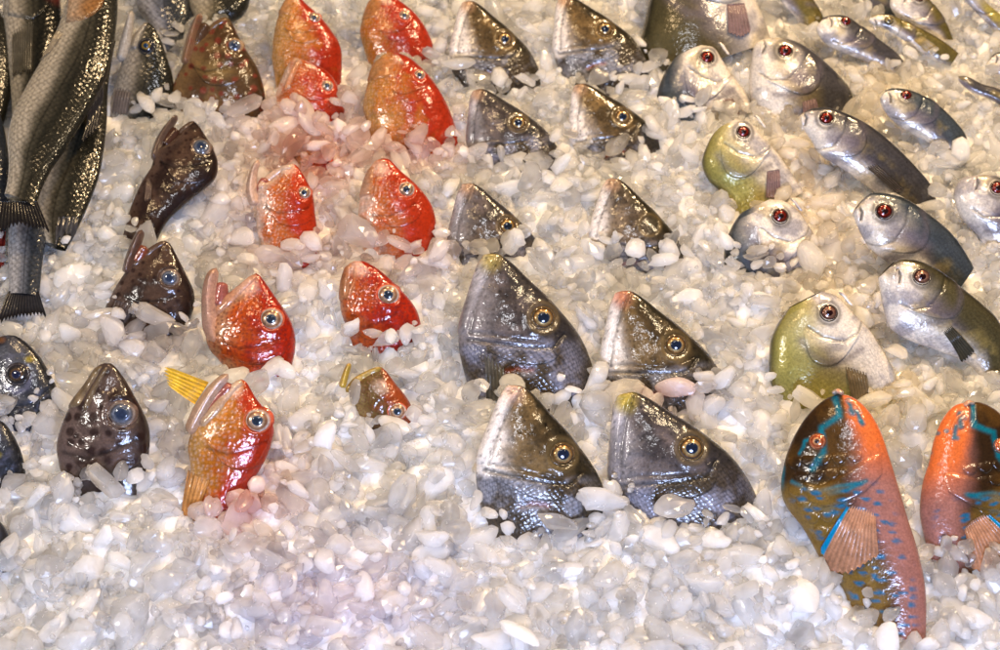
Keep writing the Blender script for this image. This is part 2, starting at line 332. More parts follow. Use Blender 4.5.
# ---- paint functions: x, y are template coordinates; n = +1 back .. -1 belly
def paint_snapper(s, x, y, n, q, px, py):
    sd = s.seed; g = s.tone == 'grey'
    olive = np.array([.125, .078, .030]) if not g else np.array([.10, .078, .072])
    if s.tone == 'mid': olive = np.array([.14, .10, .065])
    back = np.array([.025, .019, .009]) if not g else np.array([.035, .030, .029])
    N1 = fbm(x, y, 26, sd); N2 = fbm(x, y, 9, sd+7)
    N3 = fbm(x, y, 13, sd+11); c = mix(olive*1.5, olive*.50, sstep(.35, .62, .5*N1+.5*N3)); c = mix(c, back, sstep(.25, .85, n+.5*(N2-.5)))
    c = mix(c, olive*np.array([1.5, 1.45, 1.3])+.03, (1-sstep(.0, .45, np.abs(n+.25)))*.55*sstep(.3, .6, N2))
    thr = -.50+.18*(N1-.5)*2
    white = np.array([.66, .59, .52]) if not g else np.array([.50, .45, .44])
    wm = sstep(thr+.30, thr-.22, n+.12*(N2-.5))*(1-sstep(88, 105, y)*.5)
    if g: wm = wm*(.45+.5*sstep(60, 10, y))
    c = mix(c, white, wm)
    # yellow lip tip
    c = mix(c, np.array(s.kw.get('lip', [.50, .30, .18])), blob(x, y, -10, 6, 14, 16, .8)*.75)
    low = sstep(86, 96, y+6*(N2-.5)-.03*(x-10))
    sc = np.array([.17, .165, .18]) if not g else np.array([.15, .145, .175])
    c = mix(c, mix(sc*1.5, np.array([.07, .05, .03]), sstep(.38, .62, fbm(x, y, 17, sd+2))), low*(1-sstep(.45, .9, n)*.7))
    gl = dline(x, y, [(-38, 84), (-8, 90), (22, 96), (46, 98), (58, 86)]); c = c*(1-.55*np.exp(-(gl/2.2)**2))[..., None]
    gp = dline(x, y, [(-34, 78), (-12, 80), (12, 88), (36, 92)]); c = c*(1-.3*np.exp(-(gp/1.6)**2))[..., None]
    wd, wi = worley(x, y, 6.5, sd+15, .9); c = c*(1-.45*(1-sstep(.9, 1.9, wd))*(wi > .45)*(y < 92))[..., None]
    c = c*(.72+.56*fbm(x, y*1.4, 5.5, sd+17))[..., None]
    nos = dline(x, y, [(22, 38), (24, 41)]); c = c*(1-.7*np.exp(-(nos/1.5)**2))[..., None]
    mth = dline(x, y, [(0, 4), (-14, 26), (-26, 52), (-34, 78)]); c = c*(1-.35*np.exp(-(mth/1.6)**2))[..., None]
    er = np.hypot(x-39, y-68); c = mix(c, np.array([.22, .15, .06]), np.exp(-((er-15)/2.5)**2)*.4)
    d = -1.6*np.exp(-(gl/2.0)**2)+1.3*sstep(8, 1, np.abs(gl-4))*low*0-1.0*np.exp(-(mth/1.8)**2)-.8*np.exp(-(gp/1.8)**2)+2.2*(N1-.5)+1.0*(N2-.5)+1.0*np.exp(-((er-16)/3)**2)
    met = .15*(1-wm)*(1-.4*low)
    rg = dline(x, y, [(-2, 118), (10, 116), (24, 118)]); c = mix(c, np.array([.32, .045, .012]), np.exp(-(rg/2.6)**2)*min(1, s.kw.get('red', .5))*sstep(.3, .6, fbm(x, y, 9, sd+13)+.15)); d = d-1.5*np.exp(-(rg/3)**2)
    return c, d, fin3(x.shape, low*.95, 0, 0)+np.stack([0*x, met, .30+.12*N2], -1)
def paint_red(s, x, y, n, q, px, py):
    sd = s.seed; t = s.tone or 'red'
    N1 = fbm(x, y, 18, sd); N2 = fbm(x, y, 6, sd+5)
    red = np.array([.46, .022, .004]); orange = np.array([.60, .10, .012]); pale = np.array([.58, .27, .13])
    if t == 'yellow': orange = np.array([.60, .19, .018]); pale = np.array([.58, .28, .07]); red = np.array([.46, .03, .006])
    if t == 'pale': orange = np.array([.60, .14, .022]); pale = np.array([.60, .38, .26]); red = np.array([.52, .035, .006])
    if t == 'small': red = np.array([.34, .06, .012]); orange = np.array([.15, .085, .02]); pale = np.array([.32, .20, .06])
    w = n+1.1*(N1-.5)+.5*(N2-.5)+s.kw.get('shift', 0)-.15
    c = mix(pale, orange, sstep(-.95, -.35, w)); c = mix(c, red, sstep(-.45, .45, w))
    c = c*(.75+.5*N2)[..., None]
    wd, wi = worley(x, y, 4.4, sd+3, .6); spot = 1-sstep(.9, 1.7, wd)
    sp = np.array([.62, .50, .46]) if t in ('pale', 'yellow') else np.array([.16, .02, .02])
    if t == 'pale2': sp = np.array([.60, .55, .60])
    c = mix(c, sp, spot*(.5 if t in ('red', 'small') else .30)*sstep(.45, -.2, n if t not in ('red',) else n*0-1))
    c = mix(c, np.array([.66, .48, .36])*(.8+.4*N2)[..., None], blob(x, y, 6, 6, 16, 12, .6)*.6*(n < .4))
    gl = dline(x, y, [(44, 52), (30, 60), (10, 66), (-8, 62)]); pre = dline(x, y, [(20, 10), (8, 26), (2, 44)])
    c = c*(1-.4*np.exp(-(gl/1.5)**2))[..., None]
    er = np.hypot(x-35, y-34)
    d = -.5*np.exp(-(gl/1.8)**2)+2.0*(N1-.5)+.25*spot-.6*np.exp(-(pre/2)**2)+1.0*np.exp(-((er-13)/3)**2)
    return c, d, np.stack([0*x, .10+0*x, .22+.15*N2], -1)
def paint_brown(s, x, y, n, q, px, py):
    sd = s.seed; t = s.tone or 'dark'
    N1 = fbm(x, y, 20, sd); N2 = fbm(x, y, 7, sd+5)
    a, b = {'dark': ([.07, .038, .024], [.022, .011, .008]), 'grey': ([.17, .14, .12], [.07, .05, .045]), 'spot': ([.11, .07, .055], [.045, .028, .021]), 'gold': ([.16, .09, .032], [.07, .035, .013])}[t]
    a = np.array(a); b = np.array(b)
    c = mix(a, b, sstep(.35, .65, N1)); c = mix(c, b*.7, sstep(.5, .95, n)); c = mix(c, a*1.5+.02, sstep(-.4, -.9, n)*.6)
    if t == 'gold': c = mix(c, np.array([.26, .17, .06]), blob(x, y, 20, 62, 24, 12, .8)*.6)
    cell = s.kw.get('cell', 12); wd, wi = worley(x, y, cell, sd+3, .75); rr = s.kw.get('spot', 2.6)*(.7+.6*wi)
    spc = np.array([.02, .008, .006]) if t != 'gold' else np.array([.16, .028, .015])
    c = mix(c, spc, (1-sstep(rr*.7, rr*1.25, wd))*.85)
    gl = dline(x, y, [(44, 52), (30, 60), (10, 66), (-8, 62)]); c = c*(1-.6*np.exp(-(gl/1.5)**2))[..., None]
    er = np.hypot(x-35, y-34)
    d = -.5*np.exp(-(gl/1.8)**2)+2.4*(N1-.5)+.9*(N2-.5)+1.2*np.exp(-((er-13)/3)**2)
    return c, d, np.stack([0*x, .12+0*x, .26+.2*N2], -1)
def paint_pomp(s, x, y, n, q, px, py):
    sd = s.seed; t = s.tone or 'grey'
    N1 = fbm(x, y, 28, sd); N2 = fbm(x, y, 8, sd+5)
    back = {'grey': [.07, .065, .07], 'olive': [.09, .075, .033], 'blue': [.07, .085, .10], 'gold': [.30, .26, .06], 'thin': [.15, .12, .035]}[t]; back = np.array(back)
    white = mix([.60, .54, .46], [.40, .37, .37], sstep(.4, .68, fbm(x, y, 15, sd+21))); mauve = np.array([.24, .20, .24])
    lim = s.kw.get('lim', .05)+.05
    w = n+.55*(N1-.5)
    c = mix(white, mauve, sstep(lim-.62, lim-.1, w)*sstep(28, 44, y)); c = mix(c, back*(.8+.5*N2)[..., None], sstep(lim-.22, lim+.50, w+.010*(y-30)*(y > 0)))
    c = mix(c, back*.35, sstep(.80, 1.0, n+.2*(N2-.5)))
    if t in ('gold',): c = mix(c, np.array([.44, .38, .10]), sstep(-.5, .3, w)*.8*(1-sstep(.85, 1, n)))
    face = blob(x, y, -2, 14, 20, 22, .7)*(w < .75); c = mix(c, white*1.05, face*.75)
    yel = sstep(.50, .68, fbm(x, y, 22, sd+8)); c = mix(c, np.array([.46, .34, .10]), yel*.40*sstep(.6, .1, np.abs(n+.1)))
    g1 = dline(x, y, [(-14, 36), (-4, 44), (12, 44), (26, 32), (34, 18)]); g2 = dline(x, y, [(0, 58), (18, 60), (36, 54), (44, 40), (46, 26)])
    er = np.hypot(x-11, y-15); c = mix(c, np.array([.05, .045, .04]), np.exp(-((er-10.5)/2)**2)*.45)
    c = mix(c, mauve*.75, np.exp(-(g2/3.5)**2)*.45); c = c*(1-.35*np.exp(-(g1/1.1)**2))[..., None]
    mth = dline(x, y, [(-9, 4), (-8, 10), (-11, 16)]); c = c*(1-.75*np.exp(-(mth/1.0)**2))[..., None]
    d = -.9*np.exp(-(g1/1.4)**2)-1.6*np.exp(-(mth/1.4)**2)+1.3*(N1-.5)+1.6*sstep(g2.max()*0+4, 0, g2)*0
    scl = s.kw.get('scl', .35)*sstep(45, 65, y)
    return c, d, np.stack([scl, .12+.15*sstep(0, .6, n), .24+.16*N2], -1)
def paint_parrot(s, x, y, n, q, px, py):
    sd = s.seed; X = x-838; Y = y-394      # template in photo pixels
    N1 = fbm(x, y, 24, sd); N2 = fbm(x, y, 8, sd+5)
    brown = mix([.10, .045, .008], [.035, .016, .005], sstep(.35, .62, N1)); pink = np.array([.50, .23, .17])
    w = -n+.35*(N1-.5)                      # + belly
    c = mix(brown, pink*np.array([.9,.8,.8])*(.8+.3*N2)[..., None], sstep(-.05, .55, w-.10))
    orange = np.array([.80, .17, .035])
    c = mix(c, orange, sstep(.25, .6, w+.25*sstep(50, 0, Y))*sstep(95, 45, Y))
    blue = np.array([.0, .16, .21])
    for pl, wd in [([(-2, 2), (4, 22), (-14, 34), (-12, 58), (-22, 76)], 3.3), ([(-6, 100), (14, 96), (30, 88)], 2.6), ([(-30, 112), (-8, 116), (10, 110)], 2.2), ([(12, 6), (16, 20)], 3.0), ([(20, 18), (26, 30)], 2.4), ([(-36, 60), (-30, 48), (-14, 44)], 1.8), ([(-44, 88), (-20, 100), (6, 92), (26, 90)], 2.0), ([(-54, 74), (-56, 100), (-50, 118)], 3)]:
        dd = dline(X+4*(N2-.5), Y+4*(N1-.5), pl); c = mix(c, blue*(.7+.8*N2)[..., None], np.exp(-(dd/wd)**3)*.9)
    # scale marks along the flank: blue dashes on ochre
    sc_ = sstep(84, 100, Y); wd, wi = worley(x*.50+1.5*N2, y*1.15+2*N1, 9.5, sd+4, .8)
    ochre = np.array([.30, .17, .03])
    c = mix(c, ochre*(.7+.5*N2)[..., None], sc_*sstep(.35, -.25, w)*.75)
    dash = (1-sstep(.8+1.4*wi, 2.0+1.6*wi, wd))*sc_*sstep(.95, .6, n*0+np.abs(n)); c = mix(c, np.array([.01, .15, .28]), dash*.95*(wi > .15))
    wd2, _ = worley(x, y, 19, sd+6, .8); c = mix(c, blue*1.3, (1-sstep(1.8, 3, wd2))*.7*sstep(60, 30, Y)*sstep(.1, .5, w))
    d = 1.6*(N1-.5)-.8*np.exp(-(dline(X, Y, [(-2, -4), (2, 14), (12, 22), (24, 24)])/1.6)**2)
    return c, d, np.stack([0*x, .06+0*x, .24+.15*N2], -1)
def paint_bass(s, x, y, n, q, px, py):
    sd = s.seed; N1 = fbm(x, y, 22, sd); N2 = fbm(x, y, 7, sd+5)
    t = s.tone or 'bass'
    back = np.array([.016, .015, .010]); mid = np.array([.07, .062, .042]); bel = np.array([.40, .35, .27])
    if t == 'blue': back = np.array([.035, .042, .055]); mid = np.array([.13, .14, .17]); bel = np.array([.34, .34, .36])
    w = n+.25*(N1-.5); c = mix(bel, mid, sstep(-.50, -.05, w)); c = mix(c, back, sstep(-.05, .35, w))
    ll = np.abs(n-.05-.06*np.sin(q*5)); c = c*(1-.6*np.exp(-(ll/.035)**2))[..., None]
    red = blob(x, y, *s.kw['red_at'], 16, 10, .8) if 'red_at' in s.kw else 0*x; c = mix(c, np.array([.30, .05, .03]), red*.6)
    return c, 1.0*(N1-.5), np.stack([.75+0*x, .10+0*x, .30+.15*N2], -1)
def paint_bream(s, x, y, n, q, px, py):
    sd = s.seed; N1 = fbm(x, y, 16, sd); N2 = fbm(x, y, 5, sd+5)
    c = mix([.10, .10, .115], [.028, .030, .038], sstep(.3, .65, N1)); c = mix(c, np.array([.12, .12, .17]), sstep(.5, .75, N2)*.6)
    c = mix(c, np.array([.42, .32, .03]), blob(x, y, 33, 359, 6, 4, .8)*.9)
    c = mix(c, np.array([.40, .16, .04]), blob(x, y, 3, 340, 6, 4, .8)*.6)
    c = mix(c, np.array([.02, .02, .022]), sstep(.6, 1, n))
    g = dline(x, y, [(12, 386), (22, 392), (32, 388), (34, 378)]); c = mix(c, np.array([.16, .16, .24]), np.exp(-(g/2.5)**2)*.7)
    g2 = dline(x, y, [(-10, 400), (10, 408), (36, 404), (50, 390)]); c = c*(1-.5*np.exp(-(g2/1.5)**2))[..., None]
    return c, -1.0*np.exp(-(g2/2)**2)+1.2*(N1-.5), np.stack([.35*sstep(400, 408, y)+.15, .4+0*x, .26+.2*N2], -1)

# ---- parts per kind
def P_snapper(s):
    s.patch('lower_jaw', [(-4, 3), (-15, 26), (-27, 52), (-36, 80)], [(-10, 3), (-24, 30), (-38, 60), (-48, 84)], lift=1.7, wrapR=True, n=(30, 14))
    s.patch('gill_cover', [(60, 84), (36, 88), (8, 84), (-34, 80)], [(62, 88), (46, 112), (10, 112), (-36, 88)], lift=.8, n=(34, 20), edge=.5, back=.9)
def gillc(s):
    s.patch('gill_cover', [(54, 50), (32, 56), (8, 58), (-10, 50)], [(56, 53), (44, 74), (14, 80), (-11, 55)], lift=.55, n=(28, 16), edge=.45, back=.9)
def P_red(s):
    if not s.kw.get('open'):
        s.patch('lower_jaw', [(-1, 2), (-3, 14), (-4, 26), (-5, 38)], [(-6, 3), (-12, 18), (-14, 30), (-15, 44)], lift=1.6, wrapR=True, n=(24, 12), recol=lambda c, t, q, px, py: mix(c, np.array([.30, .13, .05])*(.5+1.0*vnoise(px*1.5+py, py*.3, 2.5, 3))[..., None], .6+0*t))
        s.tube('upper_lip', [(2, 3), (2, 14), (-1, 27), (-5, 40)], [1.6, 2.0, 2.6, 2.2], (.42, .17, .06), lift=-.4, blend=.6)
    gillc(s)
def P_brown(s):
    lip = np.array(s.kw.get('lipcol', (.13, .085, .055)))*.7
    if not s.kw.get('open'):
        s.patch('lower_jaw', [(-1, 2), (-3, 14), (-4, 26), (-5, 38)], [(-6, 3), (-12, 18), (-14, 30), (-15, 44)], lift=1.6, wrapR=True, n=(24, 12), recol=lambda c, t, q, px, py: mix(c, lip*(.3+1.5*vnoise(px, py, 4, 3))[..., None], .7+0*t)) if 'jawF' not in s.kw else s.patch('lower_jaw', s.kw['jawF'], s.kw['jawR'], lift=1.4, wrapR=True, n=(24, 12), img=True, recol=lambda c, t, q, px, py: mix(c, lip*(.3+1.6*vnoise(px, py, 5, 3))[..., None], .7+0*t))
        s.tube('upper_lip', s.kw.get('lipL', [(2, 3), (2, 14), (-1, 27), (-5, 40)]), [1.6, 2.0, 2.6, 2.2], tuple(lip*1.3), lift=-.4, blend=.4, img='lipL' in s.kw)
    gillc(s)
def open_mouth(jaw, lip, jawcol, lipcol, inner=(.35, .10, .07), jw=(3.5, 5, 6.5, 6), lw=(3.5, 5, 5.5, 4.5), lining=None):
    def f(s):
        k = s.k*s.H/s.sc
        if lining is not None: s.tube('mouth_lining', lining, [5, 7, 8, 6], inner, T0=k*.15, tw=k*.35, img=True, blend=0)
        s.tube('lower_jaw', jaw, jw, jawcol, T0=k*.25, tw=k*.50, img=True, n=(30, 20), grooves=2)
        s.tube('upper_lip', lip, [q*.85 for q in lw], lipcol, lift=-.6, tk=.6, img=True, n=(28, 18), grooves=2)
    return f
def P_pomp(s):
    if s.kw.get('gill', True):
        s.patch('gill_cover', [(38, 16), (28, 32), (14, 42), (-12, 36)], [(41, 20), (46, 48), (26, 60), (-12, 42)], lift=1.3, n=(30, 20), edge=.3, back=.7)
    if s.kw.get('has_eye', True): s.tube('lip', [(-8, 3), (-11, 8), (-12, 14), (-14, 20)], [1.0, 1.6, 1.6, 1.0], (.52, .42, .33), lift=-.2, blend=.7)
def none(s): pass

EY_SN = dict(iris=[.40, .17, .03], inner=[.52, .36, .16], rim=[.06, .04, .02], ring=[.13, .08, .03], dark=[.07, .05, .03], pupil=[.008, .012, .024], pedge=[.010, .018, .038], pr=.60)
EY_RED = dict(iris=[.42, .18, .08], inner=[.60, .40, .26], rim=[.60, .48, .40], ring=[.62, .12, .05], dark=[.40, .04, .02], pupil=[.015, .02, .03], pedge=[.04, .06, .09], pr=.50)
EY_BR = dict(iris=[.10, .09, .10], inner=[.22, .24, .30], rim=[.30, .24, .20], ring=[.16, .10, .07], dark=[.05, .03, .02], pupil=[.018, .026, .05], pedge=[.06, .075, .10], pr=.62)
EY_PO = dict(iris=[.15, .010, .005], inner=[.28, .022, .008], rim=[.03, .01, .01], ring=[.10, .08, .06], dark=[.18, .15, .11], pupil=[.012, .003, .003], pedge=[.04, .005, .004], pr=.50)
EY_PA = dict(iris=[.55, .10, .03], inner=[.65, .30, .12], rim=[.60, .20, .08], ring=[.16, .05, .02], dark=[.02, .08, .12], pupil=[.02, .01, .01], pedge=[.10, .03, .02], pr=.38)
EY_BA = dict(iris=[.03, .03, .04], inner=[.40, .26, .05], rim=[.03, .035, .05], ring=[.05, .05, .05], dark=[.03, .03, .03], pupil=[.01, .03, .07], pedge=[.02, .03, .05], pr=.40)
SPECIES = {
 'snapper': dict(deep=0.68, name='snapper', eye=np.array([39., 68.]), r=10.5, dor=[(-8, 0), (2, 2), (14, 12), (30, 30), (46, 47), (60, 65), (73, 84), (82, 105), (88, 135), (88, 190)],
    ven=[(-8, 0), (-16, 2), (-24, 18), (-32, 38), (-40, 58), (-45, 76), (-46, 95), (-42, 120), (-36, 150), (-30, 190)], paint=paint_snapper, parts=[P_snapper], eyecol=EY_SN, group='grey snappers standing head up in the ice'),
 'coral': dict(deep=0.55, name='coral_grouper', eye=np.array([35., 34.]), r=10, dor=[(0, 0), (9, 0), (21, 6), (35, 17), (50, 32), (62, 48), (68, 62), (72, 82), (72, 120)],
    ven=[(0, 0), (-6, 4), (-11, 16), (-14, 32), (-14, 50), (-10, 66), (-6, 84), (-4, 120)], paint=paint_red, parts=[P_red], eyecol=EY_RED, group='red coral groupers standing head up in the ice'),
 'brown': dict(deep=0.72, name='grouper', eye=np.array([35., 34.]), r=10, dor=[(0, 0), (9, 0), (21, 6), (35, 17), (50, 32), (62, 48), (68, 62), (72, 82), (72, 120)],
    ven=[(0, 0), (-6, 4), (-11, 16), (-14, 32), (-14, 50), (-10, 66), (-6, 84), (-4, 120)], paint=paint_brown, parts=[P_brown], eyecol=EY_BR, group='brown groupers standing head up in the ice'),
 'pomp': dict(deep=0.62, name='pompano', eye=np.array([11., 15.]), r=8, dor=[(0, 0), (14, 1), (30, 6), (48, 16), (66, 31), (79, 47), (86, 64), (86, 84), (80, 120), (74, 150)],
    ven=[(0, 0), (-11, 3), (-18, 10), (-21, 24), (-23, 42), (-20, 60), (-13, 80), (-3, 120), (2, 150)], paint=paint_pomp, parts=[P_pomp], eyecol=EY_PO, group='silver pompanos standing head up in the ice'),
 'parrot': dict(deep=0.62, name='parrotfish', eye=np.array([820., 442.]), r=7.5, side=-1, dor=[(838, 394), (824, 400), (807, 416), (793, 439), (785, 461), (781, 486), (786, 506), (804, 530), (824, 566), (846, 605), (860, 680)],
    ven=[(838, 394), (852, 397), (867, 409), (880, 430), (889, 456), (897, 482), (907, 516), (919, 555), (926, 594), (926, 640), (926, 680)], paint=paint_parrot, parts=[], eyecol=EY_PA, group='parrotfish laid in the ice'),
 'bass': dict(deep=0.62, name='sea_bass', eye=np.array([0., 0.]), r=8, dor=None, ven=None, paint=paint_bass, parts=[], eyecol=EY_BA, group='sea bass piled at the left edge'),
 'bream': dict(deep=0.55, name='sea_bream', eye=np.array([22., 374.]), r=10, dor=[(8, 335), (16, 336), (27, 343), (40, 357), (50, 374), (59, 393), (64, 412), (66, 450)],
    ven=[(8, 335), (-2, 338), (-14, 352), (-22, 372), (-26, 395), (-26, 415), (-22, 450)], paint=paint_bream, parts=[], eyecol=dict(iris=[.05, .045, .04], inner=[.14, .08, .04], rim=[.03, .025, .03], ring=[.06, .05, .05], dark=[.03, .03, .04], pupil=[.01, .012, .03], pedge=[.03, .03, .05], pr=.5), group='dark sea bream at the left edge'),
}
#END_BUILDER
FL = []
def add(*a, **k): f = Fish(*a, **k); FL.append((f, k.get('short', ''))); return f
# ---------------------------------------------------------------- grey and olive snappers (two columns right of the middle)
GS = 'grey snappers standing head up in the ice'
def pect(base, tip, col, **k): return lambda s: s.fin('pectoral_fin', base, tip, col, **k)
add('snapper', (504, 41), .66, -8, cut=(506, 83), seed=21, yaw=3, label='small olive snapper head at the top, left one of the top pair of snappers', short='upper left olive snapper')
add('snapper', (605, 31), .66, -16, cut=(590, 79), seed=22, yaw=-3, label='small olive snapper head at the top, right one of the top pair of snappers', short='upper right olive snapper')
add('snapper', (519, 124), .66, -16, cut=(500, 159), seed=23, tone='grey', yaw=-4, label='silvery grey snapper head in the second row, orange ringed eye', short='silvery grey second row snapper')
add('snapper', (621, 118), .66, -17, cut=(602, 153), seed=24, yaw=3, red=2, label='bronze olive snapper head in the second row with broken ice and red speck below it', short='bronze olive second row snapper')
add('snapper', (507, 227), .72, -8, cut=(490, 253), seed=25, tone='grey', yaw=2, label='pale grey snapper head in the third row with its eye low against the ice', short='pale grey third row snapper')
add('snapper', (650, 226), .74, -4, cut=(632, 257), seed=26, yaw=-6, has_eye=False, tone='mid', label='blunt brown snapper head in the third row with its eye under the ice', short='blunt brown snapper head with hidden eye')
add('snapper', (542, 318), 1.0, -4, cut=(540, 399), seed=27, tone='grey', yaw=2, U=1, lip=[.46, .36, .10], label='large dark grey snapper in the middle with scaly shoulder and olive fin showing', short='large dark grey snapper in the middle',
    extra=[pect([(484, 352), (503, 366)], [(486, 410), (505, 405)], (.10, .09, .07), lift=1.5, rays=5)])
add('snapper', (675, 345), .92, -10, cut=(655, 397), seed=28, yaw=-3, red=1.5, lip=[.55, .20, .12], label='olive brown snapper with pale throat, right of the large dark grey snapper', short='olive brown snapper with pale throat')
add('snapper', (561, 453), 1.0, 0, cut=(548, 529), seed=29, yaw=3, lip=[.62, .42, .33], label='bronze snapper with white jaw and orange gill slit, nearest of the left snapper column', short='bronze snapper with white jaw')
add('snapper', (690, 447), 1.03, -16, cut=(675, 513), seed=30, tone='grey', yaw=-2, lip=[.55, .42, .05], label='purple grey snapper with yellow lip, nearest of the right snapper column', short='purple grey snapper with yellow lip')

# ---------------------------------------------------------------- red and orange groupers
add('coral', (315, 19), .62, 12, dor=[(292, -4), (299, -3), (308, 5), (320, 16), (332, 31), (340, 45), (342, 64), (340, 110)], ven=[(292, -4), (286, 0), (279, 14), (274, 34), (272, 58), (275, 80), (278, 110)], cut=(318, 87), seed=41, tone='yellow', r=6,
    label='orange yellow grouper head at the top, left one of the top pair of red groupers', short='orange yellow grouper head at the top')
add('coral', (405, 17), .58, 0, dor=[(378, -8), (387, -7), (402, 2), (416, 14), (427, 30), (434, 48), (436, 66), (436, 100)], ven=[(378, -8), (371, -2), (364, 14), (360, 32), (364, 50), (370, 70), (374, 100)], cut=(396, 67), seed=42, tone='yellow', r=5.5, shift=.35,
    label='bright red grouper head at the top with orange cheek, right one of the top pair', short='bright red grouper head at the top right')
add('coral', (328, 87), .62, 18, dor=[(296, 58), (303, 58), (314, 64), (327, 71), (337, 84), (343, 100), (345, 118), (343, 150)], ven=[(296, 58), (289, 63), (281, 80), (274, 100), (272, 120), (276, 150)], cut=(306, 115), open=1, seed=43, tone='pale', r=6, shift=.3,
    label='small red grouper with parted lips, just below the orange yellow grouper', short='small red grouper with parted lips',
    extra=[lambda s: s.tube('upper_lip', [(300, 62), (293, 76), (287, 92)], [3.5, 5, 4], (.56, .27, .13), img=True, lift=.6)])
add('coral', (420, 76), .62, -2, dor=[(389, 52), (399, 53), (413, 60), (432, 79), (448, 106), (457, 132), (460, 152), (460, 190)], ven=[(389, 52), (381, 56), (372, 68), (366, 90), (363, 108), (368, 130), (374, 190)], cut=(412, 143), seed=44, tone='yellow', r=5.5, shift=.1,
    label='deep bodied orange and red grouper with glossy cheek, largest of the upper red groupers', short='deep bodied orange and red grouper')
add('coral', (407, 190), .82, -4, dor=[(382, 158), (390, 160), (401, 171), (416, 184), (429, 200), (435, 215), (436, 232), (434, 270)], ven=[(382, 158), (374, 162), (366, 176), (360, 198), (358, 224), (362, 246), (366, 270)], cut=(394, 247), seed=45, tone='pale', r=8, shift=.15,
    label='orange grouper head with pale freckled cheek in the third row, mouth closed', short='orange grouper head with freckled cheek')
add('coral', (305, 193), .80, 12, dor=[(292, 163), (298, 167), (307, 181), (313, 195), (315, 212), (317, 234), (316, 280)], ven=[(292, 163), (284, 168), (272, 180), (258, 186), (256, 206), (257, 230), (262, 248), (266, 280)], cut=(286, 253), open=1, seed=46, tone='pale', r=6.5, shift=.05,
    label='orange freckled grouper with open pale mouth, left of the closed freckled grouper', short='orange freckled grouper with open pale mouth',
    extra=[open_mouth([(259, 160), (254, 172), (252, 190), (256, 206)], [(293, 167), (282, 170), (270, 178), (260, 190)], (.58, .36, .24), (.60, .40, .28), lining=[(266, 178), (263, 186), (262, 198)], jw=(3.5, 5, 7, 7), lw=(4, 5, 6, 5))])
add('coral', (389, 295), 1.0, 0, dor=[(354, 261), (363, 261), (375, 267), (389, 278), (404, 293), (415, 307), (420, 320), (422, 340), (422, 380)], ven=[(354, 261), (347, 266), (342, 280), (340, 297), (341, 312), (347, 330), (352, 350), (354, 380)], cut=(378, 342), seed=47, tone='red', r=11, shift=.35,
    label='plain bright red grouper head with closed mouth in the middle of the picture', short='bright red grouper head with closed mouth')
add('coral', (273, 319), 1.05, 8, dor=[(256, 273), (262, 278), (277, 299), (289, 317), (295, 334), (295, 352), (290, 375), (286, 410)], ven=[(256, 273), (248, 279), (238, 290), (224, 304), (211, 320), (206, 335), (210, 350), (224, 368), (238, 410)], cut=(258, 369), open=1, seed=48, tone='red', r=11.5, shift=.12,
    label='dark red spotted grouper with wide open mouth and pale lower jaw', short='red spotted grouper with wide open mouth',
    extra=[open_mouth([(217, 268), (212, 280), (210, 300), (212, 325), (218, 345)], [(258, 275), (246, 286), (230, 302), (215, 316)], (.50, .30, .22), (.50, .24, .14), lining=[(223, 282), (221, 295), (219, 306)], jw=(4.5, 6.5, 7, 8, 6), lw=(4, 5.5, 7.5, 6))])
add('coral', (259, 420), 1.10, 4, dor=[(241, 379), (247, 383), (256, 398), (268, 413), (274, 428), (272, 442), (264, 462), (250, 490), (240, 530)], ven=[(241, 379), (233, 384), (222, 395), (205, 415), (192, 432), (188, 448), (190, 468), (184, 495), (180, 530)], cut=(222, 506), open=1, seed=49, tone='yellow', r=12.5, shift=.05,
    label='orange and yellow freckled grouper with raised yellow fin, nearest of the red groupers', short='orange freckled grouper with raised yellow fin',
    extra=[open_mouth([(229, 374), (216, 388), (202, 410), (190, 434)], [(243, 380), (230, 394), (216, 412), (203, 426)], (.48, .33, .26), (.46, .34, .24), lining=[(232, 384), (218, 400), (206, 416)], jw=(3.5, 6, 7, 6), lw=(3.5, 5.5, 6.5, 5)),
           lambda s: s.fin('pectoral_fin', [(210, 382), (196, 404)], [(166, 365), (163, 371), (168, 384)], (.72, .36, .02), (.75, .44, .03), lift=2, rays=6, T0=8, ragged=.12),
           lambda s: s.fin('pelvic_fin', [(188, 470), (212, 478)], [(181, 520), (196, 522)], (.50, .22, .06), lift=2, rays=5)])
add('coral', (398, 411), .72, 14, dor=[(381, 367), (387, 372), (396, 384), (405, 395), (411, 405), (413, 416), (410, 432), (406, 455)], ven=[(381, 367), (372, 371), (362, 376), (354, 382), (350, 394), (354, 412), (360, 430), (366, 455)], cut=(388, 421), open=1, seed=50, tone='small', r=9,
    label='small half buried brown and orange grouper with yellow lips, below the bright red head', short='small half buried grouper with yellow lips',
    extra=[lambda s: s.tube('lower_jaw', [(350, 363), (346, 374), (342, 388)], [3.5, 4.5, 5], (.62, .40, .04), T0=4, tw=7, img=True, grooves=2),
           lambda s: s.tube('upper_lip', [(382, 368), (370, 373), (357, 381), (346, 392)], [4, 5, 6, 4], (.42, .28, .05), img=True, lift=.5)])
add('coral', (330, 170), .5, 10, dor=[(304, 143), (312, 142), (322, 146), (332, 154), (338, 166), (338, 190)], ven=[(304, 143), (297, 148), (293, 158), (296, 172), (300, 190)], cut=(314, 158), seed=51, tone='red', has_eye=False, e=30,
    label='blunt reddish snout almost buried between the small red and the freckled groupers', short='blunt reddish snout almost buried')

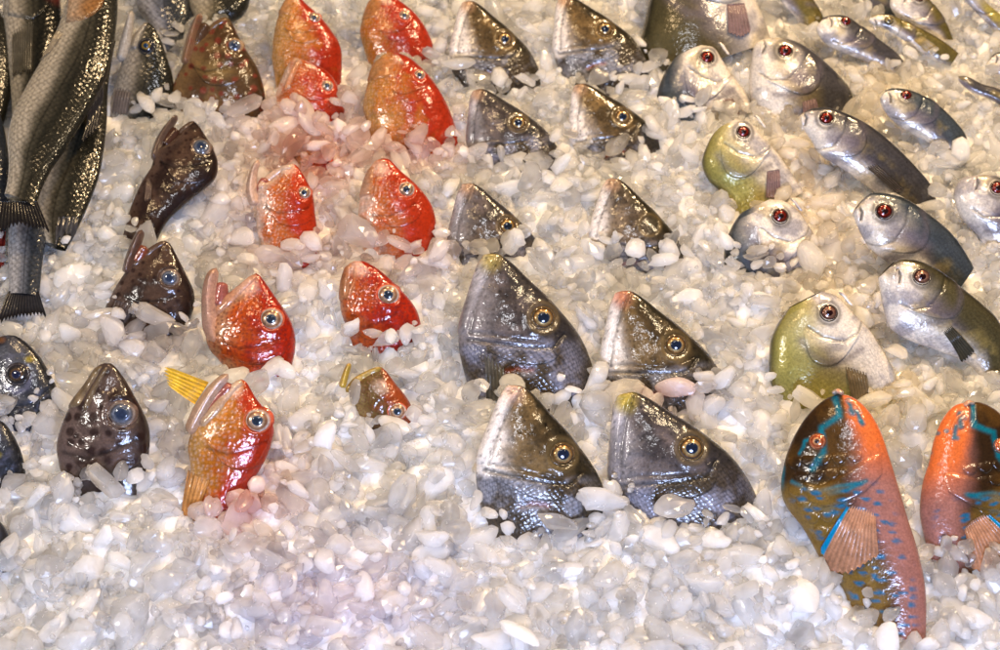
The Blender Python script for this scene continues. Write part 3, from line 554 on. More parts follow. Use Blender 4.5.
# ---------------------------------------------------------------- brown groupers at the left
add('brown', (236, 47), .95, 8, dor=[(228, 18), (232, 22), (239, 36), (248, 52), (257, 67), (263, 84), (266, 102), (266, 140)], ven=[(228, 18), (219, 22), (206, 34), (192, 44), (184, 62), (174, 84), (172, 100), (184, 120), (192, 140)], cut=(222, 113), open=1, seed=61, tone='gold', r=7, cell=13, spot=3.0,
    label='golden brown grouper with dark red spots, mouth open, at the top left', short='golden brown grouper with red spots',
    extra=[open_mouth([(202, 14), (196, 28), (191, 46), (186, 66)], [(229, 19), (217, 25), (206, 35), (196, 46)], (.24, .12, .07), (.14, .09, .045), inner=(.08, .04, .02), lining=[(208, 24), (202, 34), (198, 44)], jw=(3.5, 5, 6, 5), lw=(4, 4.5, 5, 4))], eyecol=dict(ring=[.40, .25, .13], rim=[.45, .30, .20]))
add('brown', (203, 151), .86, 14, dor=[(194, 121), (199, 126), (207, 138), (214, 150), (218, 164), (214, 180), (190, 200), (165, 225), (150, 260)], ven=[(194, 121), (186, 127), (172, 142), (157, 152), (151, 168), (141, 184), (130, 210), (122, 240), (118, 260)], cut=(140, 239), open=1, seed=62, tone='dark', r=8.5, axis=(-.45, .9), e=22, cell=9, spot=1.8, flat=1,
    label='slender dark brown grouper lying over the ice with its mouth open', short='slender dark brown grouper with open mouth',
    extra=[open_mouth([(178, 117), (168, 130), (159, 146), (154, 162)], [(195, 122), (184, 130), (172, 141), (160, 150)], (.11, .07, .05), (.12, .075, .05), inner=(.05, .02, .012), lining=[(178, 130), (170, 138), (164, 146)], jw=(3, 4.5, 5, 4), lw=(3, 4, 4.5, 3.5)),
           lambda s: s.fin('pectoral_fin', [(149, 178), (154, 188)], [(146, 206), (153, 204)], (.12, .08, .06), lift=1.5, rays=5)])
add('brown', (172, 278), .92, 10, dor=[(166, 241), (171, 245), (179, 260), (188, 278), (194, 292), (194, 308), (186, 330), (176, 360)], ven=[(166, 241), (158, 245), (146, 255), (132, 264), (120, 280), (112, 294), (104, 312), (100, 335), (98, 360)], cut=(150, 326), open=1, seed=63, tone='dark', r=8.5, cell=13, spot=2.4,
    label='dark chocolate grouper with gaping mouth below the slender brown grouper', short='dark chocolate grouper with gaping mouth',
    extra=[open_mouth([(143, 230), (137, 244), (131, 260), (127, 274)], [(167, 242), (156, 248), (145, 257), (134, 267)], (.13, .065, .04), (.10, .055, .035), inner=(.22, .06, .03), lining=[(146, 246), (141, 254), (136, 262)], jw=(4, 5.5, 5.5, 5), lw=(3.5, 4.5, 5, 4)),
           lambda s: s.fin('pectoral_fin', [(118, 300), (140, 306)], [(104, 334), (122, 338)], (.07, .05, .045), lift=1, rays=6)])
add('brown', (125, 413), 1.38, 0, dor=[(104, 363), (112, 364), (122, 375), (133, 393), (146, 418), (150, 436), (148, 470), (146, 520)], ven=[(104, 363), (97, 367), (86, 384), (72, 403), (62, 425), (57, 445), (60, 468), (68, 490), (72, 520)], cut=(100, 483), seed=64, tone='spot', r=12.5, cell=10.5, spot=3.0, axis=(0, 1), lipcol=(.20, .14, .07), jawF=[(105, 365), (98, 378), (90, 392), (83, 407)], jawR=[(100, 365), (88, 380), (76, 396), (66, 412)], lipL=[(108, 367), (101, 380), (94, 394), (88, 410)],
    label='brown grouper with neat black dots and big cloudy blue eye, near the left edge', short='brown grouper with black dots')
add('bass', (148, 47), 1.0, 5, dor=[(148, 22), (154, 27), (162, 42), (168, 60), (173, 78), (174, 100), (170, 140)], ven=[(148, 22), (142, 26), (134, 34), (127, 46), (122, 62), (116, 80), (110, 105), (108, 140)], cut=(140, 110), seed=65, r=7.5, tone='bass',
    name='sea_bass', cat='fish', label='silver sea bass head with pale open jaw beside the golden brown grouper', short='silver sea bass head with pale open jaw',
    extra=[lambda s: s.tube('lower_jaw', [(133, 11), (130, 26), (126, 44), (121, 62)], [2.5, 4.5, 6, 5], (.52, .47, .40), T0=4, tw=8, img=True),
           lambda s: s.tube('upper_lip', [(147, 23), (140, 34), (135, 50)], [2, 3, 3.5], (.22, .20, .17), img=True, lift=.3),
           lambda s: s.fin('pectoral_fin', [(117, 88), (134, 92)], [(113, 116), (130, 118)], (.16, .13, .11), lift=1.5, rays=6)],
    group='sea bass piled at the left edge')
# ---------------------------------------------------------------- dark bream cut by the left edge
add('bream', (22, 374), 1.0, 0, cut=(25, 413), seed=66, yaw=-3, label='black blue sea bream head with yellow brow at the left edge', short='black blue sea bream with yellow brow')
add('bream', (-12, 470), 1.05, 0, cut=(-5, 483), seed=67, dor=[(-14, 416), (-6, 417), (6, 425), (16, 440), (23, 458), (26, 480), (26, 520)], ven=[(-14, 416), (-22, 418), (-34, 432), (-42, 452), (-46, 480), (-42, 520)], label='dark sea bream at the left edge showing its forehead, below the yellow browed one', short='middle dark sea bream')
add('bream', (-18, 560), 1.05, 0, cut=(-10, 567), seed=68, dor=[(-22, 512), (-14, 513), (-4, 518), (6, 530), (11, 546), (12, 566), (10, 600)], ven=[(-22, 512), (-30, 514), (-42, 528), (-50, 548), (-52, 566), (-48, 600)], label='dark sea bream sliver at the left edge, nearest the front', short='lowest dark sea bream')
# ---------------------------------------------------------------- whole sea bass laid on the pile
def tailf(root0, root1, tip, col, **k): return lambda s: s.fin('tail_fin', [root0, root1], tip, tuple(q*.25 for q in col), tipcol=(.006, .005, .006), rays=14, ragged=.14, lift=0, T0=3, n=(20, 57), **k)
GB = 'sea bass piled at the left edge'
add('bass', (95, -40), 1.0, 0, dor=[(104, -75), (112, -60), (118, -30), (118, 0), (116, 30), (108, 72), (92, 105), (70, 142), (52, 168), (42, 188), (38, 200), (36, 208)], ven=[(104, -75), (92, -60), (74, -20), (58, 28), (42, 60), (26, 88), (13, 115), (8, 140), (9, 165), (7, 185), (3, 200), (1, 208)], axis=(-.38, .92), cut=(30, 195), e=12, flat=1, seed=70, nu=210, k=.36, red_at=(65, 22), lift=.05,
    label='whole sea bass with silver belly and dark back, topmost of the left pile', short='whole sea bass on top of the pile',
    extra=[tailf((2, 203), (38, 203), [(-4, 236), (8, 232), (22, 228), (38, 232), (52, 237)], (.05, .045, .045)),
           lambda s: s.fin('pectoral_fin', [(58, 32), (66, 38)], [(40, 64), (50, 60)], (.26, .22, .16), lift=1.8, rays=6),
           lambda s: s.patch('gill_cover', [(112, -20), (90, -14), (72, -18)], [(104, 14), (88, 26), (66, 30)], lift=2.2, n=(24, 14), img=True, recol=lambda c, t, q, px, py: mix(c, np.array([.32, .14, .04]), .25+.4*vnoise(px, py, 7, 2))),
           lambda s: s.fin('dorsal_fin', [(104, 85), (88, 112)], [(96, 128), (80, 140)], (.02, .018, .018), lift=-6, rays=5, T0=0)])
add('bass', (112, 60), 1.0, 0, dor=[(116, 40), (112, 60), (108, 90), (107, 120), (104, 150), (98, 180), (84, 215), (74, 236), (66, 250)], ven=[(116, 40), (96, 50), (76, 80), (58, 120), (42, 160), (32, 190), (32, 215), (40, 236), (50, 250)], axis=(-.3, .95), cut=(68, 230), e=10, flat=1, seed=71, nu=150, k=.34, has_eye=False, lift=.012, tone='bass',
    label='darker sea bass lying under the topmost one with a spiny fin end', short='darker sea bass under the topmost one',
    extra=[lambda s: s.fin('pelvic_fin', [(60, 222), (80, 220)], [(54, 252), (74, 242)], (.04, .04, .045), lift=1, rays=4, ragged=.3)])
add('bass', (30, 150), 1.0, 0, dor=[(58, 170), (56, 190), (50, 220), (45, 245), (42, 268), (40, 290), (39, 298)], ven=[(58, 170), (30, 178), (14, 200), (9, 225), (8, 250), (9, 275), (9, 290), (8, 298)], axis=(-.1, 1), cut=(25, 292), e=2, flat=1, seed=72, k=.30, has_eye=False, tone='blue', lift=.013,
    label='blue silver sea bass tail end sticking out below the topmost bass', short='blue silver sea bass tail',
    extra=[tailf((9, 293), (39, 293), [(-4, 326), (6, 324), (22, 320), (36, 318), (48, 321)], (.07, .07, .085))])
add('bass', (30, -30), 1.0, 0, dor=[(44, -50), (56, -30), (60, -5), (61, 25), (56, 60), (46, 95), (36, 120), (28, 150)], ven=[(44, -50), (20, -40), (6, -15), (3, 10), (6, 40), (10, 80), (12, 110), (14, 150)], axis=(-.1, 1), cut=(30, 120), e=12, flat=1, seed=73, k=.34, has_eye=False, lift=.015, red_at=(30, 30),
    label='sea bass with dusky gill cover, partly under the topmost bass on its left', short='sea bass with dusky gill cover',
    extra=[lambda s: s.patch('gill_cover', [(54, -20), (30, -10), (8, -10)], [(54, 12), (34, 26), (8, 20)], lift=2.5, n=(24, 14), img=True),
           lambda s: s.fin('pectoral_fin', [(14, 36), (36, 26)], [(14, 84), (34, 80)], (.09, .08, .06), lift=2, rays=9)])
add('bass', (-10, 0), 1.0, 0, dor=[(-8, 0), (2, 16), (9, 30), (12, 60), (11, 90), (6, 115), (-2, 140)], ven=[(-8, 0), (-22, 15), (-32, 40), (-36, 70), (-32, 100), (-24, 140)], axis=(0, 1), cut=(-10, 120), e=14, flat=1, seed=74, has_eye=False, lift=.01,
    label='black backed sea bass cut off by the left edge beside the pile', short='black backed sea bass at the edge')
add('bass', (-10, 100), 1.0, 0, dor=[(-6, 105), (2, 120), (7, 145), (9, 180), (8, 215), (4, 240), (0, 262)], ven=[(-6, 105), (-20, 120), (-28, 160), (-26, 210), (-18, 240), (-12, 262)], axis=(0, 1), cut=(-8, 250), e=8, flat=1, seed=75, has_eye=False, tone='blue', lift=.0,
    label='lowest sea bass at the left edge with a reddened tail root', short='lowest sea bass at the left edge',
    extra=[lambda s: s.fin('tail_fin', [(-10, 236), (6, 232)], [(-8, 272), (4, 270)], (.20, .02, .015), rays=5, lift=1)])
add('bass', (160, -60), 1.0, 0, dor=[(178, -40), (186, -20), (189, 0), (189, 18), (184, 34), (178, 60)], ven=[(178, -40), (150, -34), (137, -10), (138, 10), (150, 26), (160, 60)], axis=(.05, 1), cut=(166, 33), e=20, flat=1, seed=76, has_eye=False, tone='blue',
    label='dark blue silver sea bass shoulder at the top edge, left of the golden brown grouper', short='sea bass shoulder at the top edge')
add('bass', (215, -60), 1.0, 0, dor=[(236, -40), (246, -20), (250, 0), (244, 14), (232, 24), (226, 50)], ven=[(236, -40), (200, -34), (190, -16), (189, 4), (196, 22), (204, 50)], axis=(.05, 1), cut=(215, 28), e=20, flat=1, seed=77, has_eye=False, tone='bass', name='grouper', cat='fish', group='brown groupers standing head up in the ice',
    label='pinkish grey belly of a fish at the top edge behind the golden brown grouper', short='pinkish belly at the top edge',
    paint=1)
# ---------------------------------------------------------------- pompanos, fins given as they lie
MF = (.20, .13, .13)
add('pomp', (700, -48), 1.45, -20, flip=True, dor=[(705, -80), (685, -72), (665, -45), (652, -12), (644, 24), (639, 50), (642, 90)], ven=[(705, -80), (725, -62), (742, -30), (756, 2), (767, 28), (772, 55), (768, 90)], cut=(690, 67), seed=81, tone='olive', has_eye=False, gill=False, scl=.1,
    label='big silvery green pompano at the top with dusky square fin, its head out of frame', short='big silvery green pompano at the top',
    extra=[lambda s: s.fin('pectoral_fin', [(724, 8), (742, 6)], [(725, 38), (738, 42), (748, 36)], MF, lift=2, rays=7, ragged=.06),
           lambda s: s.patch('gill_cover', [(690, -40), (712, -30), (742, -34)], [(698, 5), (722, 9), (740, 4)], lift=2, img=True, n=(22, 12))])
add('pomp', (706, 59), .92, -22, flip=True, dor=[(702, 45), (692, 46), (678, 54), (665, 72), (658, 90), (656, 110), (660, 150)], ven=[(702, 45), (714, 48), (722, 60), (734, 78), (748, 96), (757, 114), (758, 150)], cut=(702, 111), seed=82, tone='blue', r=8, lim=.15,
    label='blue grey pompano with red eye facing right, left one of the second pompano row', short='blue grey pompano facing right',
    extra=[lambda s: s.fin('pectoral_fin', [(721, 101), (730, 99)], [(728, 122), (738, 116)], MF, lift=2, rays=5, ragged=.06)])
add('pomp', (783, 53), 1.0, 0, dor=[(772, 38), (782, 38), (797, 42), (812, 51), (828, 65), (843, 80), (852, 94), (852, 112), (846, 150)], ven=[(772, 38), (761, 40), (754, 46), (751, 61), (749, 81), (751, 100), (758, 118), (766, 150)], cut=(800, 119), seed=83, tone='grey', r=8,
    label='round pompano with grey back and bright red eye, right of the blue grey pompano', short='round pompano with bright red eye',
    extra=[lambda s: s.fin('pectoral_fin', [(799, 104), (812, 100)], [(800, 120), (816, 116)], MF, lift=2, rays=5, ragged=.06)])
add('pomp', (742, 133), .95, -25, flip=True, dor=[(736, 119), (726, 122), (713, 134), (705, 150), (702, 164), (708, 180), (722, 196), (728, 230)], ven=[(736, 119), (748, 122), (762, 136), (778, 154), (796, 180), (812, 205), (822, 225), (826, 235)], axis=(.45, .9), cut=(752, 207), seed=84, tone='gold', r=7.5, lim=.25,
    label='yellow green faced pompano facing right with long pale belly, upper one of the yellow pair', short='yellow green faced pompano',
    extra=[lambda s: s.fin('pectoral_fin', [(765, 172), (778, 170)], [(763, 200), (778, 202)], MF, lift=2.5, rays=6, ragged=.06)])
add('pomp', (825, 119), .98, -14, dor=[(806, 111), (814, 108), (830, 108), (850, 115), (872, 127), (895, 146), (915, 166), (930, 184), (936, 200), (938, 215)], ven=[(806, 111), (800, 115), (803, 128), (812, 142), (822, 156), (838, 166), (858, 180), (880, 196), (905, 215), (915, 225)], axis=(.78, .62), cut=(880, 197), seed=85, tone='grey', r=8, lim=.0,
    label='long grey pompano facing left with red eye, sloping down to the right', short='long grey pompano of the third row',
    extra=[lambda s: s.fin('pectoral_fin', [(864, 168), (874, 164)], [(896, 196), (902, 190)], (.07, .06, .06), lift=2.5, rays=5, ragged=.06)])
add('pomp', (778, 217), .98, -25, flip=True, dor=[(770, 199), (758, 202), (742, 212), (731, 228), (725, 246), (724, 262), (728, 300)], ven=[(770, 199), (784, 201), (797, 210), (810, 228), (822, 250), (838, 275), (846, 300)], cut=(768, 261), seed=86, tone='blue', r=9, lim=.2,
    label='mauve grey pompano facing right, just below the yellow green faced pompano', short='mauve grey pompano facing right')
add('pomp', (882, 212), 1.08, -17, dor=[(862, 200), (872, 193), (890, 194), (908, 200), (930, 215), (951, 233), (966, 254), (976, 274), (980, 296)], ven=[(862, 200), (855, 204), (853, 213), (858, 228), (868, 246), (884, 260), (905, 274), (930, 292), (945, 305)], axis=(.80, .60), cut=(930, 290), seed=87, tone='blue', r=9.5, lim=.0,
    label='blue grey pompano facing left with orange brown eye, above the olive backed pompano', short='blue grey pompano facing left')
add('pomp', (826, 313), 1.08, -27, flip=True, dor=[(822, 291), (810, 292), (796, 300), (782, 317), (772, 336), (769, 356), (770, 382), (780, 410), (792, 440)], ven=[(822, 291), (838, 297), (852, 312), (868, 328), (881, 348), (893, 370), (901, 395), (902, 420), (898, 440)], cut=(830, 405), seed=88, tone='gold', r=9.5, lim=.15, eyecol=dict(iris=[.24, .10, .06], inner=[.40, .20, .12]),
    label='golden olive pompano facing right with dark fin, lower one of the yellow pair', short='golden olive pompano with dark fin',
    extra=[lambda s: s.fin('pectoral_fin', [(841, 366), (862, 372)], [(847, 400), (866, 402)], (.16, .12, .07), lift=2.5, rays=7, ragged=.05)])
add('pomp', (919, 277), 1.05, -12, dor=[(894, 262), (904, 259), (922, 262), (942, 272), (962, 288), (982, 304), (998, 320), (1008, 345), (1010, 380)], ven=[(894, 262), (882, 266), (878, 276), (880, 292), (884, 312), (890, 328), (908, 340), (940, 352), (970, 366), (985, 395)], axis=(.70, .71), cut=(955, 363), seed=89, tone='olive', r=9.5, lim=.1, eyecol=dict(iris=[.24, .10, .06], inner=[.40, .20, .12]),
    label='olive backed pompano with white cheek and dark fin, below the blue grey one', short='olive backed pompano with white cheek',
    extra=[lambda s: s.fin('pectoral_fin', [(940, 332), (948, 326)], [(962, 364), (972, 352)], (.05, .045, .03), lift=3, rays=6, ragged=.06)])
add('pomp', (994, 189), .98, 0, dor=[(976, 175), (986, 174), (1002, 178), (1020, 190), (1040, 210), (1050, 240), (1050, 280)], ven=[(976, 175), (962, 178), (955, 188), (954, 200), (960, 216), (970, 228), (982, 244), (990, 280)], cut=(995, 245), seed=90, tone='grey', r=8.5,
    label='white cheeked pompano with red eye cut off by the right edge', short='white cheeked pompano at the right edge')
add('pomp', (905, 96), .78, -20, dor=[(886, 90), (894, 88), (910, 90), (926, 97), (942, 108), (956, 122), (966, 136), (968, 152)], ven=[(886, 90), (880, 93), (881, 104), (888, 116), (902, 128), (924, 140), (945, 152), (955, 160)], axis=(.80, .60), cut=(926, 149), seed=91, tone='blue', r=6.5, lim=.0,
    label='small silver pompano facing left with red eye, alone at the upper right', short='small silver pompano at the upper right')
add('pomp', (845, 22), .72, -18, dor=[(824, 17), (832, 15), (846, 16), (860, 25), (880, 40), (896, 52), (906, 64)], ven=[(824, 17), (817, 20), (817, 32), (826, 44), (842, 52), (862, 60), (885, 70), (896, 78)], axis=(.80, .60), cut=(862, 65), seed=92, tone='grey', r=6, lim=.0,
    label='small pompano with dark back and pale belly at the top right, dark red eye', short='small pompano with dark back at the top right')
add('pomp', (888, 21), .62, -25, dor=[(872, 15), (880, 14), (892, 15), (908, 22), (928, 32), (946, 43), (962, 56)], ven=[(872, 15), (868, 18), (872, 24), (886, 29), (902, 38), (918, 50), (934, 60), (950, 66)], axis=(.84, .54), cut=(930, 61), seed=93, tone='thin', r=5, lim=-.2, k=.5, eyecol=dict(iris=[.30, .24, .10], inner=[.45, .36, .18], pupil=[.05, .05, .05]),
    label='slim olive yellow fish facing left at the top right, no red in its eye', short='slim olive yellow fish at the top right',
    extra=[lambda s: s.fin('pectoral_fin', [(912, 40), (920, 36)], [(926, 54), (936, 48)], (.30, .22, .08), lift=2, rays=5, ragged=.06)])
add('pomp', (918, -2), .72, -15, dor=[(900, -14), (912, -12), (926, -4), (938, 10), (948, 26), (954, 42)], ven=[(900, -14), (892, -6), (890, 6), (898, 18), (914, 30), (935, 44), (945, 50)], axis=(.66, .75), cut=(930, 41), seed=94, tone='thin', r=5.5, lim=.25,
    label='pale pompano with yellow brown back cut off by the top edge at the right', short='pale pompano with yellow brown back')
add('pomp', (1010, 60), .7, -10, dor=[(994, 54), (1000, 52), (1016, 54), (1030, 64), (1040, 84)], ven=[(994, 54), (986, 57), (984, 64), (992, 74), (1010, 88)], axis=(.8, .6), cut=(1004, 82), seed=95, tone='grey', has_eye=False,
    label='white snout of a pompano just entering at the right edge', short='white snout at the right edge')
add('pomp', (940, 70), .7, -10, dor=[(958, 76), (968, 77), (982, 84), (996, 88), (1012, 96), (1020, 106)], ven=[(958, 76), (960, 82), (972, 92), (990, 99), (1005, 108), (1012, 114)], axis=(.88, .45), cut=(988, 103), seed=96, tone='grey', has_eye=False, gill=False, lim=-.6, k=.7, e=30,
    label='thin dark back of a buried fish under the white snout at the right edge', short='thin dark back of a buried fish')
add('pomp', (990, -10), .8, -10, dor=[(962, -14), (975, -10), (988, 4), (1000, 14), (1014, 30)], ven=[(962, -14), (960, -6), (972, 8), (986, 22), (1004, 40)], axis=(.7, .7), cut=(990, 33), seed=97, tone='gold', has_eye=False, gill=False, lim=-.3, k=.6,
    label='brownish fish cut off by the top right corner', short='brownish fish at the top right corner')
add('pomp', (815, -30), .8, 0, dor=[(790, -34), (802, -20), (810, -6), (819, 8), (824, 20), (826, 40)], ven=[(790, -34), (780, -20), (779, -4), (786, 8), (796, 18), (806, 40)], axis=(.4, .9), cut=(800, 24), seed=98, tone='thin', has_eye=False, gill=False, lim=-.5,
    label='olive brown fish shoulder cut off by the top edge, above the round pompano', short='olive brown shoulder at the top edge')
add('pomp', (885, -30), .8, 0, dor=[(866, -34), (880, -22), (893, -6), (898, 6), (904, 30)], ven=[(866, -34), (856, -24), (858, -6), (868, 6), (880, 30)], axis=(.4, .9), cut=(880, 15), seed=99, tone='blue', has_eye=False, gill=False, lim=-.7,
    label='dark fish sliver cut off by the top edge, left of the pale yellow backed pompano', short='dark fish sliver at the top edge')
# ---------------------------------------------------------------- parrotfish with their big flank scales
def parrot_parts(s):
    s.patch('gill_cover', [(804, 480), (826, 484), (862, 462), (884, 452)], [(806, 500), (832, 508), (862, 498), (886, 474)], lift=2.6, n=(34, 18), edge=.35)
    s.tube('beak', [(833, 394), (838, 391.5), (844, 394)], [2.2, 2.8, 2.2], (.62, .44, .30), lift=-1, T0=4, tw=7)
    s.tube('lip', [(846, 400), (856, 405), (864, 414)], [1.6, 1.9, 1.5], (.70, .20, .06), lift=.1)
    s.fin('pectoral_fin', s.M(np.array([(852., 504.), (868, 508), (878, 514)])), s.M(np.array([(821., 552.), (834, 574), (858, 572), (882, 556)])), (.46, .22, .12), (.36, .17, .09), lift=4, rays=12, edgecol=(.0, .16, .30), ragged=.05, n=(24, 49))
    # scales: overlapping plates, each with its own rounded rear edge
    for r in range(7):
        for c_ in range(4 if r % 2 else 5):
            cx = 797+c_*15+(7 if r % 2 else 0)+r*1.0; cy = 463+r*14-(c_*1.5)
            q = s.M(np.array([[cx, cy]]))[0]; u, v = s.uv(q[0], q[1]); cc, hh = s.ch(u)
            if not (-.45 < (v-cc)/hh < .90): continue
            if r > 2 and c_ > 3: continue
            F = [(cx-8.5, cy-5), (cx, cy-7), (cx+8.5, cy-5)]; R = [(cx-8.5, cy-2), (cx-5, cy+5.5), (cx, cy+8), (cx+5, cy+5.5), (cx+8.5, cy-2)]
            s.patch('scale', F, R, lift=1.25, n=(9, 7), edge=.55, back=.5)
add('parrot', (820, 442), 1.0, 0, cut=(885, 622), seed=101, e=34, yaw=-20, nu=150, k=.36, label='brown and orange parrotfish with blue markings and pink belly, left one of the pair', short='brown orange parrotfish, left of the pair', extra=[parrot_parts])
add('parrot', (996, 447), .98, -14, flip=True, dor=[(968, 402), (982, 403), (998, 412), (1012, 430), (1024, 456), (1030, 490), (1028, 530), (1018, 570), (1010, 620)], ven=[(968, 402), (954, 406), (942, 420), (934, 440), (929, 462), (922, 486), (920, 515), (926, 545), (934, 575), (940, 620)], axis=(.05, 1), cut=(965, 560), seed=102, e=32, yaw=6, nu=140, k=.36, label='orange headed parrotfish with blue flecks, cut off by the right edge', short='orange headed parrotfish at the right edge', extra=[parrot_parts])
# ------------------------------------------------------------------ crushed ice, dropped piece by piece on a height map
X0, X1, Y0, Y1, CS = -.80, .80, -.56, .82, .0025
NX = int((X1-X0)/CS); NY = int((Y1-Y0)/CS)
gx = X0+(np.arange(NX)+.5)*CS; gy = Y0+(np.arange(NY)+.5)*CS
GX, GY = np.meshgrid(gx, gy, indexing='ij')
LV = level(GX, GY)
for mx, my, ma, mr in []: LV = LV+0

FT = np.full((NX, NY), -9.); FB = np.full((NX, NY), 9.)
for f, _ in FL:
    V = f.bodyV; i = np.floor((V[:, 0]-X0)/CS).astype(int); j = np.floor((V[:, 1]-Y0)/CS).astype(int)
    for di in (0, 1, -1):
        for dj in (0, 1, -1):
            a, b = i+di, j+dj; m = (a >= 0) & (a < NX) & (b >= 0) & (b < NY)
            np.maximum.at(FT, (a[m], b[m]), V[m, 2]); np.minimum.at(FB, (a[m], b[m]), V[m, 2])
# the packed, half melted ice between and under the loose chunks
def bedz(x, y):
    d1, i1 = worley(x+3, y+3, .016, 31, .9); d2, _ = worley(x+3, y+3, .007, 33, .9)
    return level(x, y)-.0105+.006*(i1-.5)+.0045*(1-(d1/.011)**2).clip(-1, 1)+.0016*(1-d2/.005)
Xb, Yb = np.meshgrid(np.arange(-.95, .951, .0042), np.arange(-.66, 1.0, .0042), indexing='ij')
Vb = np.stack([Xb, Yb, bedz(Xb, Yb)], -1); sx, sy = Xb.shape
bed_tint = np.stack([np.full(Xb.shape, v) for v in (.90, .90, .90)], -1)
BEDCOL = (Xb, Yb, bed_tint)
H = bedz(GX, GY)
# unit chunk shapes: soft intersections of random planes on an icosphere
import bmesh
def ico(sub):
    bm = bmesh.new(); bmesh.ops.create_icosphere(bm, subdivisions=sub, radius=1); V = np.array([v.co[:] for v in bm.verts]); F = np.array([[v.index for v in f.verts] for f in bm.faces]); bm.free(); return V, F
def shapes(sub, num, seed):
    V, F = ico(sub); D = V/np.linalg.norm(V, axis=1)[:, None]; out = []; rs = np.random.default_rng(seed)
    for _ in range(num):
        K = rs.integers(6, 10); nn = rs.normal(size=(K, 3)); nn /= np.linalg.norm(nn, axis=1)[:, None]; dd = rs.uniform(.42, .85, K)
        dot = np.maximum(D@nn.T, .05); rad = dd[None]/dot; p = rs.uniform(30, 90)
        r = (np.sum(rad**-p, 1)+1.0)**(-1/p); P = D*(r*(1+.05*rs.normal(size=3)@np.sin(D*rs.uniform(2, 5, 3)+rs.uniform(0, 6, 3)).T))[:, None]
        P[:, 0] += .22*rs.uniform(-1, 1)*P[:, 1]**2; P -= P.mean(0); P /= np.abs(P).max(0); out.append(P)
    return out, F
SH3, F3 = shapes(3, 40, 5); SH2, F2 = shapes(2, 40, 5)
def rotm(rs, tilt):
    a = rs.uniform(0, 2*math.pi); b = rs.normal(0, tilt); c = rs.normal(0, tilt)
    ca, sa = math.cos(a), math.sin(a); Rz = np.array([[ca, -sa, 0], [sa, ca, 0], [0, 0, 1]])
    Rx = np.array([[1, 0, 0], [0, math.cos(b), -math.sin(b)], [0, math.sin(b), math.cos(b)]]); Ry = np.array([[math.cos(c), 0, math.sin(c)], [0, 1, 0], [-math.sin(c), 0, math.cos(c)]])
    return Rx@Ry@Rz
rs = np.random.default_rng(77)
chunks = []
def drop(x, y, sz, layer, crumb=False):
    a = sz*rs.uniform(.9, 1.7); b = sz*rs.uniform(.62, 1.05); c = sz*rs.uniform(.40, .75)
    if crumb: a, b, c = sz*1.2, sz, sz*.8
    R = rotm(rs, .38); ex = np.array([a, b, c])
    S = (R*ex[None])@(R*ex[None]).T          # ellipsoid covariance in world
    rx, ry, rz = np.sqrt(S[0, 0]), np.sqrt(S[1, 1]), np.sqrt(S[2, 2])
    i0 = int((x-rx-X0)/CS); i1 = int((x+rx-X0)/CS)+1; j0 = int((y-ry-Y0)/CS); j1 = int((y+ry-Y0)/CS)+1
    if i0 < 0 or j0 < 0 or i1 > NX or j1 > NY: return
    dx = GX[i0:i1, j0:j1]-x; dy = GY[i0:i1, j0:j1]-y
    Si = np.linalg.inv(S[:2, :2]); rho2 = Si[0, 0]*dx*dx+2*Si[0, 1]*dx*dy+Si[1, 1]*dy*dy; m = rho2 < 1
    if m.sum() < 2: return
    h = H[i0:i1, j0:j1]; prof = np.sqrt(np.clip(1-rho2, 0, 1))*rz
    ft = FT[i0:i1, j0:j1]; fb = FB[i0:i1, j0:j1]; lv = LV[i0:i1, j0:j1].mean()
    hz = np.quantile((h-(-prof))[m], .28)     # rest so that the underside meets the heap, slightly nested
    z = hz-.10*rz
    if layer >= 2 and z+rz > lv+.010*(1 if not crumb else 1.2): return
    mf = m & (ft > -8)
    if mf.any():
        core = mf & (rho2 < .45)
        top = ft[mf].max(); bot = fb[mf].min()
        if z+rz < bot: pass
        elif core.any():
            tc = ft[core].max()
            if tc < lv-.006: z = max(z, min(tc+rz*.4, lv-rz*.2))
            elif tc < lv+(.011 if not crumb else .014)*(.3+1.2*vnoise(np.array([x+5]), np.array([y+5]), .03, 2)[0]): z = max(z, tc+rz*.35)
            else: return
        elif top > lv+.03 and z > lv+.004: return
    H[i0:i1, j0:j1] = np.where(m, np.maximum(h, z+prof), h)
    chunks.append([x, y, z, a, b, c, R, rs.integers(40), layer, rz])
SP = .0172
for layer in range(1, 4):
    pts = []
    yy = Y0
    while yy < Y1:
        sc = np.interp(yy, [-.5, .1, .7], [1.14, 1.0, .84]); sp = SP*sc*(1.0 if layer < 3 else 1.3)
        xx = X0+rs.uniform(0, sp)
        while xx < X1:
            pts.append((xx+rs.normal(0, sp*.3), yy+rs.normal(0, sp*.3), sc)); xx += sp
        yy += sp*.8
    rs.shuffle(pts)
    for x, y, sc in pts:
        g = rs.lognormal(0, .36); drop(x, y, min((.0094*sc*g), .017), layer)
for _ in range(5200):
    drop(rs.uniform(X0, X1), rs.uniform(Y0, Y1), rs.uniform(.0022, .0055), 3, True)
print('chunks', len(chunks), 'mean top', (H-LV).mean())
